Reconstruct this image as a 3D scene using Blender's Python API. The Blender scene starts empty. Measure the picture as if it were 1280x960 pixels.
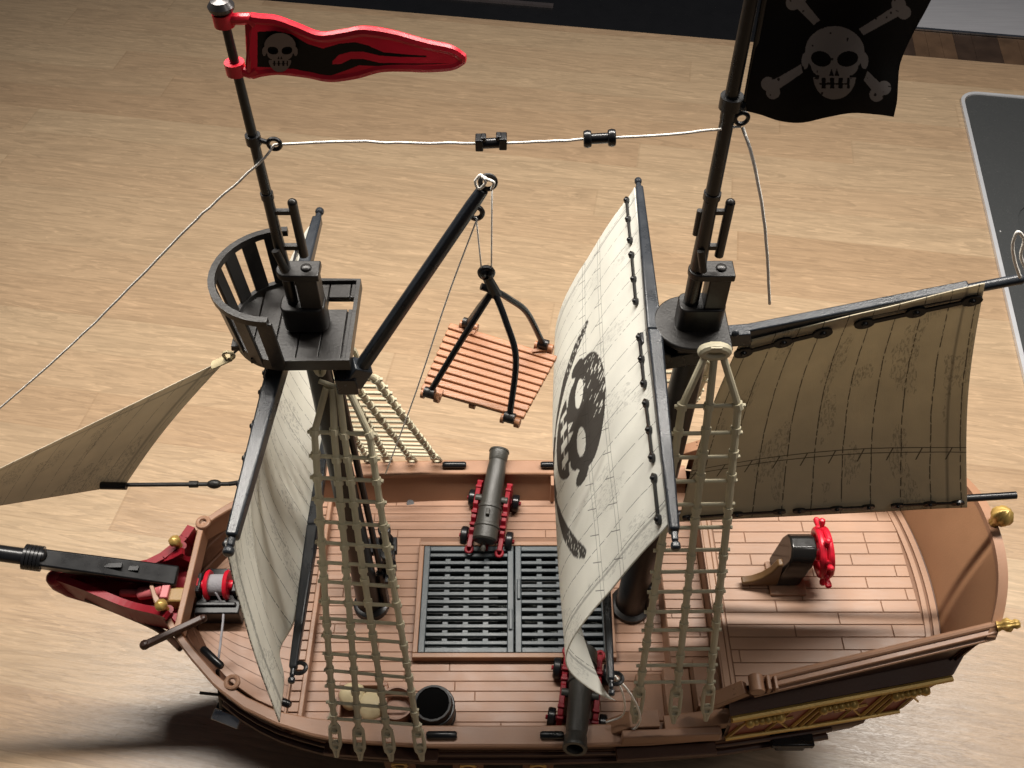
import bpy, math, random
from mathutils import Vector, Matrix, noise
# All dimensions below are centimetres; meshes are written in metres.
K = 0.01
C = bpy.context.scene.collection
random.seed(7)
R = math.radians
TH = R(39.9)           # camera tilt from straight down
F = 1220.0             # focal length in photo pixels
CZ = 70.0              # camera height above the counter
YC = 30.7              # the ship's centreline
ST, CT = math.sin(TH), math.cos(TH)

def ray(u, v):
    x, y = u-640, v-480
    return Vector((x, F*ST-y*CT, -(F*CT+y*ST)))
O = Vector((0, 0, CZ))
def pz(u, v, z):
    d = ray(u, v); return O+d*((z-CZ)/d.z)
def py(u, v, Y=YC):
    d = ray(u, v); return O+d*(Y/d.y)
def pl(u, v, p0, n):
    d = ray(u, v); return O+d*((Vector(p0)-O).dot(n)/d.dot(n))
def lerp(a, b, t): return a+(b-a)*t
def tab(T, x):
    if x <= T[0][0]: return T[0][1]
    for (a, p), (b, q) in zip(T, T[1:]):
        if x <= b: return lerp(p, q, (x-a)/(b-a))
    return T[-1][1]
def spline(P, n=8):
    P = [Vector(p) for p in P]; Q = [P[0]*2-P[1]]+P+[P[-1]*2-P[-2]]; out = []
    for i in range(1, len(Q)-2):
        a, b, c, d = Q[i-1:i+3]
        for k in range(n):
            t = k/n
            out.append(.5*((2*b)+(c-a)*t+(2*a-5*b+4*c-d)*t*t+(3*b-3*c+d-a)*t**3))
    return out+[P[-1]]
def rotz(a): return Matrix.Rotation(a, 3, 'Z')
def frame(axis, up=(0, 0, 1)):
    """3x3 whose columns are x=axis, y, z (z as close to up as can be)"""
    x = Vector(axis).normalized(); y = Vector(up).cross(x)
    if y.length < 1e-4: y = Vector((0, 1, 0)).cross(x)
    y.normalize(); z = x.cross(y)
    return Matrix((x, y, z)).transposed()

class MB:
    def __init__(s): s.v = []; s.f = []; s.m = []
    def add(s, vs, fs, mi=0):
        n = len(s.v); s.v += [Vector(p) for p in vs]
        s.f += [tuple(i+n for i in f) for f in fs]; s.m += [mi]*len(fs); return s
    def box(s, c, d, M=None, mi=0, tap=(1, 1)):
        c = Vector(c); vs = []
        for z in (-.5, .5):
            k = 1 if z < 0 else tap
            kx, ky = (1, 1) if z < 0 else tap
            for x, y in ((-.5, -.5), (.5, -.5), (.5, .5), (-.5, .5)):
                p = Vector((x*d[0]*kx, y*d[1]*ky, z*d[2])); vs.append(c+(M@p if M else p))
        return s.add(vs, [(3, 2, 1, 0), (4, 5, 6, 7), (0, 1, 5, 4), (1, 2, 6, 5), (2, 3, 7, 6), (3, 0, 4, 7)], mi)
    def bar(s, a, b, w, h, w2=None, h2=None, up=(0, 0, 1), mi=0):
        """a square bar from a to b, w wide and h high, tapering to w2 x h2"""
        a, b = Vector(a), Vector(b); M = frame(b-a, up); vs = []
        for p, ww, hh in ((a, w, h), (b, w2 or w, h2 or h)):
            for y, z in ((-.5, -.5), (.5, -.5), (.5, .5), (-.5, .5)): vs.append(p+M@Vector((0, y*ww, z*hh)))
        return s.add(vs, [(3, 2, 1, 0), (4, 5, 6, 7), (0, 1, 5, 4), (1, 2, 6, 5), (2, 3, 7, 6), (3, 0, 4, 7)], mi)
    def tube(s, P, r, n=10, closed=False, mi=0, flat=1.0):
        P = [Vector(p) for p in P]; N = len(P)
        rr = r if isinstance(r, (list, tuple)) else [r]*N
        t0 = (P[1]-P[0]).normalized(); u = Vector((0, 0, 1)) if abs(t0.z) < .9 else Vector((1, 0, 0))
        u = (u-t0*u.dot(t0)).normalized(); vs = []
        for i in range(N):
            if closed: t = (P[(i+1) % N]-P[i-1])
            else: t = P[min(i+1, N-1)]-P[max(i-1, 0)]
            if t.length > 1e-9: t.normalize()
            else: t = t0
            u = (u-t*u.dot(t)).normalized(); w = t.cross(u)
            for k in range(n):
                a = 2*math.pi*k/n; vs.append(P[i]+u*math.cos(a)*rr[i]*flat+w*math.sin(a)*rr[i])
        fs = []
        for i in range(N if closed else N-1):
            j = (i+1) % N
            for k in range(n): fs.append((i*n+k, i*n+(k+1) % n, j*n+(k+1) % n, j*n+k))
        if not closed: fs += [tuple(range(n-1, -1, -1)), tuple(range((N-1)*n, N*n))]
        return s.add(vs, fs, mi)
    def lathe(s, prof, o, axis=(0, 0, 1), n=20, mi=0, ribs=0, ra=0):
        M = frame(axis, (0, 1, 0) if abs(Vector(axis).normalized().z) > .9 else (0, 0, 1)); o = Vector(o); vs = []
        for r, h in prof:
            for k in range(n):
                a = 2*math.pi*k/n; q = r*(1+ra*math.cos(ribs*a)); vs.append(o+M@Vector((h, q*math.cos(a), q*math.sin(a))))
        fs = []; m = len(prof)
        for i in range(m-1):
            for k in range(n): fs.append((i*n+k, i*n+(k+1) % n, (i+1)*n+(k+1) % n, (i+1)*n+k))
        if prof[0][0] > 1e-4: fs.append(tuple(range(n-1, -1, -1)))
        if prof[-1][0] > 1e-4: fs.append(tuple(range((m-1)*n, m*n)))
        return s.add(vs, fs, mi)
    def ball(s, c, r, n=14, mi=0, sq=(1, 1, 1)):
        vs = []; fs = []; c = Vector(c); h = n//2
        for i in range(h+1):
            a = math.pi*i/h
            for k in range(n):
                b = 2*math.pi*k/n; vs.append(c+Vector((r*sq[0]*math.sin(a)*math.cos(b), r*sq[1]*math.sin(a)*math.sin(b), -r*sq[2]*math.cos(a))))
        for i in range(h):
            for k in range(n): fs.append((i*n+k, i*n+(k+1) % n, (i+1)*n+(k+1) % n, (i+1)*n+k))
        return s.add(vs, fs, mi)
    def prism(s, poly, z0, z1, M=None, o=(0, 0, 0), mi=0):
        """polygon (x,y) pulled from z0 to z1, in frame M at o"""
        n = len(poly); vs = []; o = Vector(o)
        for z in (z0, z1):
            for p in poly:
                q = Vector((p[0], p[1], z)); vs.append(o+(M@q if M else q))
        fs = [tuple(range(n-1, -1, -1)), tuple(range(n, 2*n))]+[(i, (i+1) % n, n+(i+1) % n, n+i) for i in range(n)]
        return s.add(vs, fs, mi)
    def grid(s, fn, nu, nv, mi=0, flip=False):
        vs = [fn(i/nu, j/nv) for j in range(nv+1) for i in range(nu+1)]
        fs = []
        for j in range(nv):
            for i in range(nu):
                a = j*(nu+1)+i; q = (a, a+1, a+nu+2, a+nu+1); fs.append(q[::-1] if flip else q)
        return s.add(vs, fs, mi)
    def build(s, name, mats, parent=None, bevel=0, ang=35, solid=0, attr=None, uv=None, label=None, weld=True):
        me = bpy.data.meshes.new(name); off = Vector((0, 0, 0)); p = parent
        while p is not None: off += p.location; p = p.parent
        me.from_pydata([tuple(q*K-off) for q in s.v], [], s.f)
        mats = mats if isinstance(mats, (list, tuple)) else [mats]
        for m in mats: me.materials.append(m)
        me.polygons.foreach_set('material_index', s.m); me.polygons.foreach_set('use_smooth', [True]*len(s.f))
        if attr:
            a = me.attributes.new('ink', 'FLOAT', 'POINT'); a.data.foreach_set('value', attr)
        if uv:
            l = me.uv_layers.new(name='uv'); fl = []
            for lo in me.loops: fl += uv[lo.vertex_index]
            l.data.foreach_set('uv', fl)
        me.validate(); me.update(); me.set_sharp_from_angle(angle=R(ang))
        o = bpy.data.objects.new(name, me); C.objects.link(o); o.parent = parent
        if solid:
            q = o.modifiers.new('solid', 'SOLIDIFY'); q.thickness = solid*K; q.offset = 0
        if bevel:
            q = o.modifiers.new('bevel', 'BEVEL'); q.width = bevel*K; q.segments = 2; q.limit_method = 'ANGLE'; q.angle_limit = R(40); q.harden_normals = False
        if label: o['label'] = label
        return o

def tag(o, label=None, cat=None, group=None, kind=None):
    if label: o['label'] = label
    if cat: o['category'] = cat
    if group: o['group'] = group
    if kind: o['kind'] = kind
    return o
def empty(name, loc, label, cat, group=None, rz=0):
    o = bpy.data.objects.new(name, None); C.objects.link(o); o.location = Vector(loc)*K; o.rotation_euler.z = rz
    o.empty_display_size = .01
    return tag(o, label, cat, group)
def copy_tree(o, parent=None):
    c = o.copy(); C.objects.link(c); c.parent = parent
    for ch in [x for x in C.objects if x.parent == o]: copy_tree(ch, c)
    return c

# ------------------------------------------------------------------ materials
def nn(t, kind, **kw):
    n = t.nodes.new(kind)
    for k, v in kw.items(): setattr(n, k, v)
    return n
def mth(t, op, a, b=None, c=None, clamp=False):
    n = nn(t, 'ShaderNodeMath', operation=op, use_clamp=clamp)
    for i, x in enumerate((a, b, c)):
        if x is None: continue
        if isinstance(x, (int, float)): n.inputs[i].default_value = x
        else: t.links.new(x, n.inputs[i])
    return n.outputs[0]
def mixc(t, f, a, b, mode='MIX'):
    n = nn(t, 'ShaderNodeMix', data_type='RGBA', blend_type=mode)
    for i, x in ((0, f), (6, a), (7, b)):
        if isinstance(x, (int, float)): n.inputs[i].default_value = x
        elif isinstance(x, tuple): n.inputs[i].default_value = (*x[:3], 1)
        else: t.links.new(x, n.inputs[i])
    return n.outputs[2]
def newmat(name):
    m = bpy.data.materials.new(name); m.use_nodes = True; t = m.node_tree
    return m, t, t.nodes['Principled BSDF']
def ramp(t, x, stops):
    n = nn(t, 'ShaderNodeValToRGB'); e = n.color_ramp.elements
    while len(e) < len(stops): e.new(.5)
    for q, (p, c) in zip(e, stops): q.position = p; q.color = (*c, 1) if isinstance(c, tuple) else (c, c, c, 1)
    t.links.new(x, n.inputs[0]); return n.outputs[0]
def noi(t, vec, scale, detail=4, rough=.55, dist=0):
    n = nn(t, 'ShaderNodeTexNoise'); n.inputs['Scale'].default_value = scale; n.inputs['Detail'].default_value = detail
    n.inputs['Roughness'].default_value = rough; n.inputs['Distortion'].default_value = dist
    if vec is not None: t.links.new(vec, n.inputs['Vector'])
    return n.outputs['Fac']
def mapping(t, vec, scale=(1, 1, 1), rot=(0, 0, 0), loc=(0, 0, 0)):
    n = nn(t, 'ShaderNodeMapping'); n.inputs['Scale'].default_value = scale; n.inputs['Rotation'].default_value = rot; n.inputs['Location'].default_value = loc
    t.links.new(vec, n.inputs[0]); return n.outputs[0]
def bump(t, b, h, strength, dist=.001, prev=None):
    n = nn(t, 'ShaderNodeBump'); n.inputs['Strength'].default_value = strength; n.inputs['Distance'].default_value = dist
    t.links.new(h, n.inputs['Height'])
    if prev is not None: t.links.new(prev, n.inputs['Normal'])
    t.links.new(n.outputs[0], b.inputs['Normal']); return n.outputs[0]
def plastic(name, col, rough=.4, grain=0.0, var=.12, stretch=(1, 1, 1), metal=0, spec=.5, gscale=800, scratch=0):
    m, t, b = newmat(name); tc = nn(t, 'ShaderNodeTexCoord').outputs['Object']
    n1 = noi(t, tc, 35, 5); dark = tuple(c*(1-var) for c in col); lite = tuple(min(1, c*(1+var)) for c in col)
    t.links.new(ramp(t, n1, [(.3, dark), (.7, lite)]), b.inputs['Base Color'])
    n2 = noi(t, mapping(t, tc, stretch), gscale, 3)
    t.links.new(ramp(t, noi(t, tc, 70, 4), [(.3, max(.05, rough-.06)), (.7, rough+.06)]), b.inputs['Roughness'])
    if grain: bump(t, b, n2, grain, .0004)
    b.inputs['Metallic'].default_value = metal; b.inputs['Specular IOR Level'].default_value = spec
    return m

M = {}
M['black'] = plastic('black_plastic', (.008, .008, .009), .3, .04, spec=.45)
M['iron'] = plastic('worn_black_plastic', (.012, .0105, .0095), .38, .2, .3, spec=.45)
M['bar'] = plastic('black_spar_plastic', (.02, .023, .028), .3, .3, .3, stretch=(1, 1, .6), gscale=1500)
M['gun'] = plastic('dark_gunmetal_plastic', (.042, .04, .034), .42, .5, .25)
M['grate'] = plastic('slate_grey_plastic', (.065, .078, .085), .4, .25)
M['red'] = plastic('red_plastic', (.62, .012, .032), .36, .15, .15)
M['maroon'] = plastic('dark_red_plastic', (.22, .008, .016), .42, .2, .15, spec=.25)
M['gold'] = plastic('gold_paint', (.52, .34, .10), .36, .2, .2, metal=.4)
M['ochre'] = plastic('ochre_plastic', (.3, .18, .06), .45, .3)
M['hull'] = plastic('dark_brown_plastic', (.085, .036, .019), .5, .3)
M['brown'] = plastic('brown_plastic', (.30, .16, .093), .46, .25, .1)
M['stern'] = plastic('stern_brown_plastic', (.30, .155, .08), .5, .2, .08)
M['tan'] = plastic('tan_plank_plastic', (.325, .18, .112), .44, .3, .1, stretch=(.3, 1.6, 1), gscale=260, spec=.42)
M['qtan'] = plastic('pale_plank_plastic', (.35, .205, .13), .44, .3, .1, stretch=(.3, 1.6, 1), gscale=260, spec=.42)
M['groove'] = plastic('plank_groove_plastic', (.2, .105, .062), .55, .2, spec=.3)
M['slat'] = plastic('orange_tan_plastic', (.32, .14, .066), .42, .4, .12, stretch=(.3, 1.5, 1))
M['rope'] = plastic('olive_beige_plastic', (.5, .455, .325), .5, .2, .1)
M['sack'] = plastic('pale_beige_plastic', (.55, .46, .28), .55, .3, .1)
M['silver'] = plastic('dull_silver', (.45, .45, .46), .3, .1, .1, metal=.8)
M['steel'] = plastic('brushed_steel', (.6, .61, .63), .22, .1, .05, metal=1)
M['string'] = plastic('white_string', (.82, .79, .73), .8, .8, .12, gscale=900)
M['greystring'] = plastic('grey_string', (.3, .29, .31), .8, .8, .2, gscale=900)
M['chestbrown'] = plastic('pinkish_brown_plastic', (.33, .18, .12), .5, .3)

def ink_mat(name, base, ink, rough=.45, base_noise=.1, spec=.5):
    m, t, b = newmat(name); tc = nn(t, 'ShaderNodeTexCoord').outputs['Object']
    a = nn(t, 'ShaderNodeAttribute', attribute_name='ink').outputs['Fac']
    n = noi(t, tc, 60, 5)
    bc = ramp(t, n, [(.3, tuple(c*(1-base_noise) for c in base)), (.7, tuple(c*(1+base_noise) for c in base))])
    t.links.new(mixc(t, a, bc, ink), b.inputs['Base Color']); b.inputs['Roughness'].default_value = rough; b.inputs['Specular IOR Level'].default_value = spec
    bump(t, b, noi(t, tc, 500, 2), .15, .0003)
    return m
M['flag'] = ink_mat('black_flag_print', (.004, .004, .0045), (.2, .185, .18), .7, spec=.1)
M['pennant'] = ink_mat('red_pennant_print', (.82, .014, .05), (.003, .003, .003), .4, spec=.2)
M['pennant_bone'] = ink_mat('grey_skull_print', (.007, .007, .007), (.2, .14, .11), .4)

def sail_mat(name, base, su, reefs, ink=(.035, .03, .027), grunge=.35, angle=0, tick=True, line=.034):
    """cloth printed with dashed seams every su cm (uv in cm) and double reef lines"""
    m, t, b = newmat(name)
    uvn = nn(t, 'ShaderNodeUVMap'); uvn.uv_map = 'uv'; uv = uvn.outputs[0]
    sep = nn(t, 'ShaderNodeSeparateXYZ'); t.links.new(uv, sep.inputs[0]); u, v = sep.outputs[0], sep.outputs[1]
    wob = mth(t, 'MULTIPLY', mth(t, 'SUBTRACT', noi(t, uv, .5, 3), .5), .16)
    fu = mth(t, 'FRACT', mth(t, 'DIVIDE', mth(t, 'ADD', u, wob), su))
    seam = mth(t, 'LESS_THAN', mth(t, 'ABSOLUTE', mth(t, 'SUBTRACT', fu, .5)), line*.5/su)
    dash = mth(t, 'GREATER_THAN', noi(t, mapping(t, uv, (4, 1.5, 1)), 1.7, 3, .6), .44)
    seam = mth(t, 'MULTIPLY', seam, dash)
    tot = seam
    for r in reefs:
        for d in (0, .32):
            l = mth(t, 'LESS_THAN', mth(t, 'ABSOLUTE', mth(t, 'SUBTRACT', mth(t, 'ADD', v, mth(t, 'MULTIPLY', wob, .4)), r+d)), line*.42)
            tot = mth(t, 'MAXIMUM', tot, l)
        if tick:
            f2 = mth(t, 'FRACT', mth(t, 'DIVIDE', mth(t, 'ADD', u, mth(t, 'MULTIPLY', v, .45)), su))
            l = mth(t, 'LESS_THAN', mth(t, 'ABSOLUTE', mth(t, 'SUBTRACT', f2, .2)), line*.6/su)
            w = mth(t, 'LESS_THAN', mth(t, 'ABSOLUTE', mth(t, 'SUBTRACT', v, r+.42)), .42)
            tot = mth(t, 'MAXIMUM', tot, mth(t, 'MULTIPLY', l, w))
    # hatched worn patches
    blob = mth(t, 'GREATER_THAN', noi(t, mapping(t, uv, (1, .33, 1)), .42, 2), .56)
    hat = mth(t, 'GREATER_THAN', noi(t, mapping(t, uv, (3.2, 1.1, 1)), 2.4, 5, .7, .6), .53)
    gr = mth(t, 'MULTIPLY', mth(t, 'MULTIPLY', blob, hat), grunge)
    at = nn(t, 'ShaderNodeAttribute', attribute_name='ink').outputs['Fac']
    c0 = ramp(t, noi(t, uv, .35, 5), [(.3, tuple(c*.93 for c in base)), (.7, tuple(min(.9, c*1.05) for c in base))])
    c1 = mixc(t, gr, c0, tuple(c*.45 for c in base))
    c2 = mixc(t, mth(t, 'MULTIPLY', tot, .8), c1, ink)
    c3 = mixc(t, at, c2, ink)
    t.links.new(c3, b.inputs['Base Color']); b.inputs['Roughness'].default_value = .62
    b.inputs['Specular IOR Level'].default_value = .3
    bump(t, b, noi(t, uv, 14, 3), .25, .0006, None)
    tr = nn(t, 'ShaderNodeBsdfTranslucent'); t.links.new(c3, tr.inputs[0]); mx = nn(t, 'ShaderNodeMixShader'); mx.inputs[0].default_value = .3
    out = t.nodes['Material Output']; t.links.new(b.outputs[0], mx.inputs[1]); t.links.new(tr.outputs[0], mx.inputs[2]); t.links.new(mx.outputs[0], out.inputs[0])
    return m
M['mainsail'] = sail_mat('cream_main_sail', (.84, .835, .765), 1.35, (4.2, 6.3), tick=True)
M['foresail'] = sail_mat('cream_fore_sail', (.85, .84, .76), 1.0, (), grunge=.5)
M['spanker'] = sail_mat('backlit_tint_stern_sail', (.60, .53, .39), 1.7, (11.2,), grunge=.5, line=.07)  # cream cloth; the khaki base paints in light coming through from behind
M['jib'] = sail_mat('backlit_tint_jib_sail', (.74, .66, .52), 2.1, (), grunge=.5)  # same cream cloth, its backlit khaki look put into the base colour

# staved oak worktop
def wood():
    m, t, b = newmat('staved_oak_worktop'); tc = nn(t, 'ShaderNodeTexCoord').outputs['Object']
    p = mapping(t, tc, (100, 100, 100)); sep = nn(t, 'ShaderNodeSeparateXYZ'); t.links.new(p, sep.inputs[0]); x, y = sep.outputs[0], sep.outputs[1]
    row = mth(t, 'FLOOR', mth(t, 'DIVIDE', y, 4.6))
    w1 = nn(t, 'ShaderNodeTexWhiteNoise', noise_dimensions='1D'); t.links.new(row, w1.inputs['W'])
    xs = mth(t, 'ADD', x, mth(t, 'MULTIPLY', w1.outputs[0], 190.0))
    L = 84.0
    col = mth(t, 'FLOOR', mth(t, 'DIVIDE', xs, L))
    cb = nn(t, 'ShaderNodeCombineXYZ'); t.links.new(row, cb.inputs[0]); t.links.new(col, cb.inputs[1])
    w2 = nn(t, 'ShaderNodeTexWhiteNoise', noise_dimensions='3D'); t.links.new(cb.outputs[0], w2.inputs[0]); idv = w2.outputs[0]
    # position with a jump per stave
    cp = nn(t, 'ShaderNodeCombineXYZ'); t.links.new(x, cp.inputs[0]); t.links.new(y, cp.inputs[1]); t.links.new(mth(t, 'MULTIPLY', idv, 300.0), cp.inputs[2])
    P = cp.outputs[0]
    base = ramp(t, idv, [(0, (.385, .258, .155)), (.35, (.435, .30, .185)), (.7, (.46, .333, .21)), (1, (.4, .27, .165))])
    broad = noi(t, mapping(t, P, (.045, .5, 1)), 1.0, 5, .6, .9)
    fine = noi(t, mapping(t, P, (.35, 4.5, 1)), 1.0, 6, .65, .5)
    flake = noi(t, mapping(t, P, (.28, 1.9, 1)), 1.0, 4, .6, 1.8)
    pore = noi(t, mapping(t, P, (1.4, 26, 1)), 1.0, 2)
    bands = mth(t, 'FRACT', mth(t, 'MULTIPLY', broad, 7.0))
    c = mixc(t, 1.0, base, ramp(t, bands, [(0, .84), (.5, 1.0), (.88, 1.05), (1, .86)]), 'MULTIPLY')
    c = mixc(t, 1.0, c, ramp(t, fine, [(.28, .88), (.5, 1.0), (.75, 1.07)]), 'MULTIPLY')
    c = mixc(t, 1.0, c, ramp(t, flake, [(.54, 1.0), (.68, 1.2)]), 'MULTIPLY')
    c = mixc(t, 1.0, c, ramp(t, pore, [(.3, .95), (.45, 1.0)]), 'MULTIPLY')
    # joints between staves
    jy = mth(t, 'LESS_THAN', mth(t, 'FRACT', mth(t, 'DIVIDE', y, 4.6)), .018)
    jx = mth(t, 'LESS_THAN', mth(t, 'FRACT', mth(t, 'DIVIDE', xs, L)), .0022)
    c = mixc(t, mth(t, 'MULTIPLY', mth(t, 'MAXIMUM', jx, jy), .18), c, (.2, .12, .06))
    t.links.new(c, b.inputs['Base Color'])
    t.links.new(ramp(t, fine, [(.3, .27), (.7, .38)]), b.inputs['Roughness'])
    b.inputs['Specular IOR Level'].default_value = .85
    h = mth(t, 'ADD', mth(t, 'MULTIPLY', pore, .6), mth(t, 'MULTIPLY', fine, .8))
    bump(t, b, h, .28, .0006)
    return m
M['wood'] = wood()

# ------------------------------------------------------------------ worktop and what lies beyond
WA = -R(9.2)
E0 = pz(340, 0, 0)
ex, ey = Vector((math.cos(WA), math.sin(WA), 0)), Vector((-math.sin(WA), math.cos(WA), 0))
def wt(a, b, z=0):      # worktop frame: a along the back edge, b towards the back, origin below the camera
    return ex*a+ey*b+Vector((0, 0, z))
back = E0.dot(ey)
top = bpy.data.meshes.new('worktop')
g = MB(); g.box((0, back/2-60, -1.9), (420, back+120, 3.8))
o = g.build('worktop', M['wood'], bevel=.25); o.rotation_euler.z = WA; tag(o, kind='structure')
m_floor = plastic('dark_floor_boards', (.07, .045, .03), .5, .3, .5, stretch=(.3, 4, 1), gscale=12)
g = MB(); g.box((60, 250, -33), (900, 420, 4)); o = g.build('floor', m_floor); tag(o, kind='structure')
# black appliance, striped plinth and a grey metal drawer beyond the back edge
Mz = rotz(WA)
def wa(u, v, z): return pz(u, v, z).dot(ex)
a1 = wa(1085, 50, -1.5); a2 = wa(1128, 20, -1.5)
ap = empty('black_appliance', wt(0, back+34, -31), 'black glossy appliance behind the back edge of the worktop', 'appliance')
MB().box(wt(a1-110, back+30.4, -14.5), (219, 60, 25), Mz).build('casing', M['black'], ap, bevel=.6)
MB().box(wt(wa(690, 15, -2)-15, back+8, -1.9), (30, .7, .5), Mz).build('trim_strip', plastic('dark_trim', (.06, .05, .05), .3), ap)
def greypanel():
    m, t, b = newmat('brushed_grey_metal'); tc = nn(t, 'ShaderNodeTexCoord').outputs['Object']
    t.links.new(ramp(t, noi(t, mapping(t, tc, (2, 40, 40)), 8, 4), [(.3, (.42, .42, .45)), (.7, (.5, .5, .53))]), b.inputs['Base Color'])
    b.inputs['Metallic'].default_value = .1; b.inputs['Roughness'].default_value = .45; return m
gp = empty('grey_metal_drawer', wt(95, back+60, -31), 'pale grey metal drawer behind the worktop near the top right corner', 'drawer')
MB().box(wt(a1+75, back+34, -12.3), (148, 48, 20), Mz).build('front_panel', greypanel(), gp, bevel=.4)
MB().box(wt(a1+75, back+10.1, -2.0), (148, .5, .5), Mz).build('edge_strip', M['steel'], gp)
cb = empty('wooden_plinth', wt(a1+50, back+3, -31), 'dark brown striped wooden plinth along the back of the worktop', 'plinth')
mm = [plastic('walnut_%s' % n, c, .4, .2, .25, stretch=(1, 1, .2)) for n, c in (('dark', (.05, .03, .02)), ('mid', (.12, .07, .04)), ('light', (.19, .12, .07)))]
g = MB(); xx = a1
while xx < a1+110:
    w = random.uniform(1.5, 6); g.box(wt(xx+w/2, back+4.9, -12), (w-.03, 9.6, 20), Mz, mi=random.choice((0, 0, 1, 2, 1))); xx += w
g.build('striped_board', mm, cb)

# sink: black composite with a steel rim, its corner near the top right
SC = pz(1197, 116, 0)
sa, sb = SC.dot(ex), SC.dot(ey)
def sinkmat():
    m, t, b = newmat('black_granite_sink'); tc = nn(t, 'ShaderNodeTexCoord').outputs['Object']
    n = noi(t, tc, 900, 2); sp = noi(t, tc, 90, 2)
    c = mixc(t, mth(t, 'GREATER_THAN', n, .68), (.06, .063, .064), (.12, .12, .12))
    c = mixc(t, mth(t, 'GREATER_THAN', sp, .79), c, (.5, .5, .5)); t.links.new(c, b.inputs['Base Color'])
    t.links.new(ramp(t, noi(t, tc, 22, 4), [(.35, .14), (.65, .34)]), b.inputs['Roughness'])
    bump(t, b, noi(t, tc, 30, 4), .25, .001); return m
sm = sinkmat()
sk = empty('sink', SC, 'black speckled sink with a thin steel rim at the right edge', 'sink')
def rr(x0, y0, x1, y1, r, n=6):
    P = []
    for cx, cy, a0 in ((x1-r, y1-r, 0), (x0+r, y1-r, 90), (x0+r, y0+r, 180), (x1-r, y0+r, 270)):
        for k in range(n+1):
            a = R(a0+90*k/n); P.append((cx+r*math.cos(a), cy+r*math.sin(a)))
    return P
W_, D_ = 60, 74
def ring(g, outer, inner, z0, z1, mi=0):
    n = len(outer); vs = []
    for z, P in ((z0, outer), (z1, outer), (z1, inner), (z0, inner)):
        for p in P: vs.append(wt(sa+p[0], sb-D_+p[1], z))
    fs = []
    for k in range(4):
        for i in range(n): fs.append((k*n+i, k*n+(i+1) % n, ((k+1) % 4)*n+(i+1) % n, ((k+1) % 4)*n+i))
    return g.add(vs, fs, mi)
ring(MB(), rr(0, 0, W_, D_, 2.4), rr(.42, .42, W_-.42, D_-.42, 2.0), .02, .42).build('steel_rim', plastic('satin_steel', (.7, .71, .74), .3, .1, .05, metal=.35), sk)
g = MB(); P = rr(.5, .5, W_-.5, D_-.5, 2.0)
ledge = D_-20.5
ring(g, P, rr(3.2, 3.2, W_-3, ledge, 4.0), .06, .3)
g.build('drainer', sm, sk)
g = MB()
I1, I2 = rr(3.2, 3.2, W_-3, ledge, 4.0), rr(4.4, 4.4, W_-4.2, ledge-5.5, 4.0)
n = len(I1); vs = [wt(sa+p[0], sb-D_+p[1], .28) for p in I1]+[wt(sa+p[0], sb-D_+p[1], .1) for p in I1]+[wt(sa+p[0], sb-D_+p[1], .09) for p in I2]
g.add(vs, [(k*n+i, k*n+(i+1) % n, (k+1)*n+(i+1) % n, (k+1)*n+i) for k in (0, 1) for i in range(n)]+[tuple(range(2*n, 3*n))])
g.build('basin', sm, sk)

# ------------------------------------------------------------------ the ship
ship = empty('toy_pirate_ship', (2, YC, 0), 'large brown plastic toy pirate ship with cream sails and black masts', 'toy ship')
HW = [(-23.2, .25), (-22.5, 1.7), (-21, 3.7), (-19.7, 5.15), (-17.8, 6.95), (-16, 8.1), (-14, 8.95), (-12, 9.5), (-10, 9.85), (-5, 10.1), (2, 10.1), (8, 9.95), (12.5, 9.6), (18, 8.8), (23.5, 7.9), (28, 6.0)]
def hw(X): return tab(HW, X)
def zr(X): return tab([(-23.2, 14.3), (-20, 13.9), (-16, 13.1), (-11, 12.55), (-6, 12.4), (30, 12.4)], X)
LV = [(0, -15, 15, .45), (.08, -16, 16, .6), (.25, -17.5, 18, .78), (.5, -19.6, 20, .91), (.68, -20.9, 21.2, .965), (.7, -21, 21.3, .99), (.8, -21.8, 21.9, 1.0), (.82, -21.9, 22, .985), (1, -23.2, 23.5, 1.0)]
NS = 60
def hullpt(lv, i, s):
    h, xb, xs, w = lv; f = i/NS; f = f*f*(.35)+f*.65 if f < .5 else f*f*.35+f*.65
    Xr = lerp(-23.2, 23.5, f); X = lerp(xb, xs, f)
    return Vector((X, YC-s*hw(Xr)*w*(1 if i else .4), .6+(zr(Xr)-.9)*h))
g = MB()
for s in (1, -1):
    vs = [hullpt(l, i, s) for l in LV for i in range(NS+1)]; fs = []
    for k in range(len(LV)-1):
        for i in range(NS):
            a = k*(NS+1)+i; q = (a, a+1, a+NS+2, a+NS+1); fs.append(q if s > 0 else q[::-1])
    g.add(vs, fs)
n = len(LV)
vs = [hullpt(l, NS, s) for s in (1, -1) for l in LV]+[hullpt(l, 0, s) for s in (1, -1) for l in LV]
g.add(vs, [(k, n+k, n+k+1, k+1) for k in range(n-1)]+[(3*n+k, 2*n+k, 2*n+k+1, 3*n+k+1) for k in range(n-1)])
lv0 = LV[0]; a = [hullpt(lv0, i, 1) for i in range(NS+1)]; b_ = [hullpt(lv0, i, -1) for i in range(NS+1)]
g.add(a+b_, [(i, NS+1+i, NS+2+i, i+1) for i in range(NS)])
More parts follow.
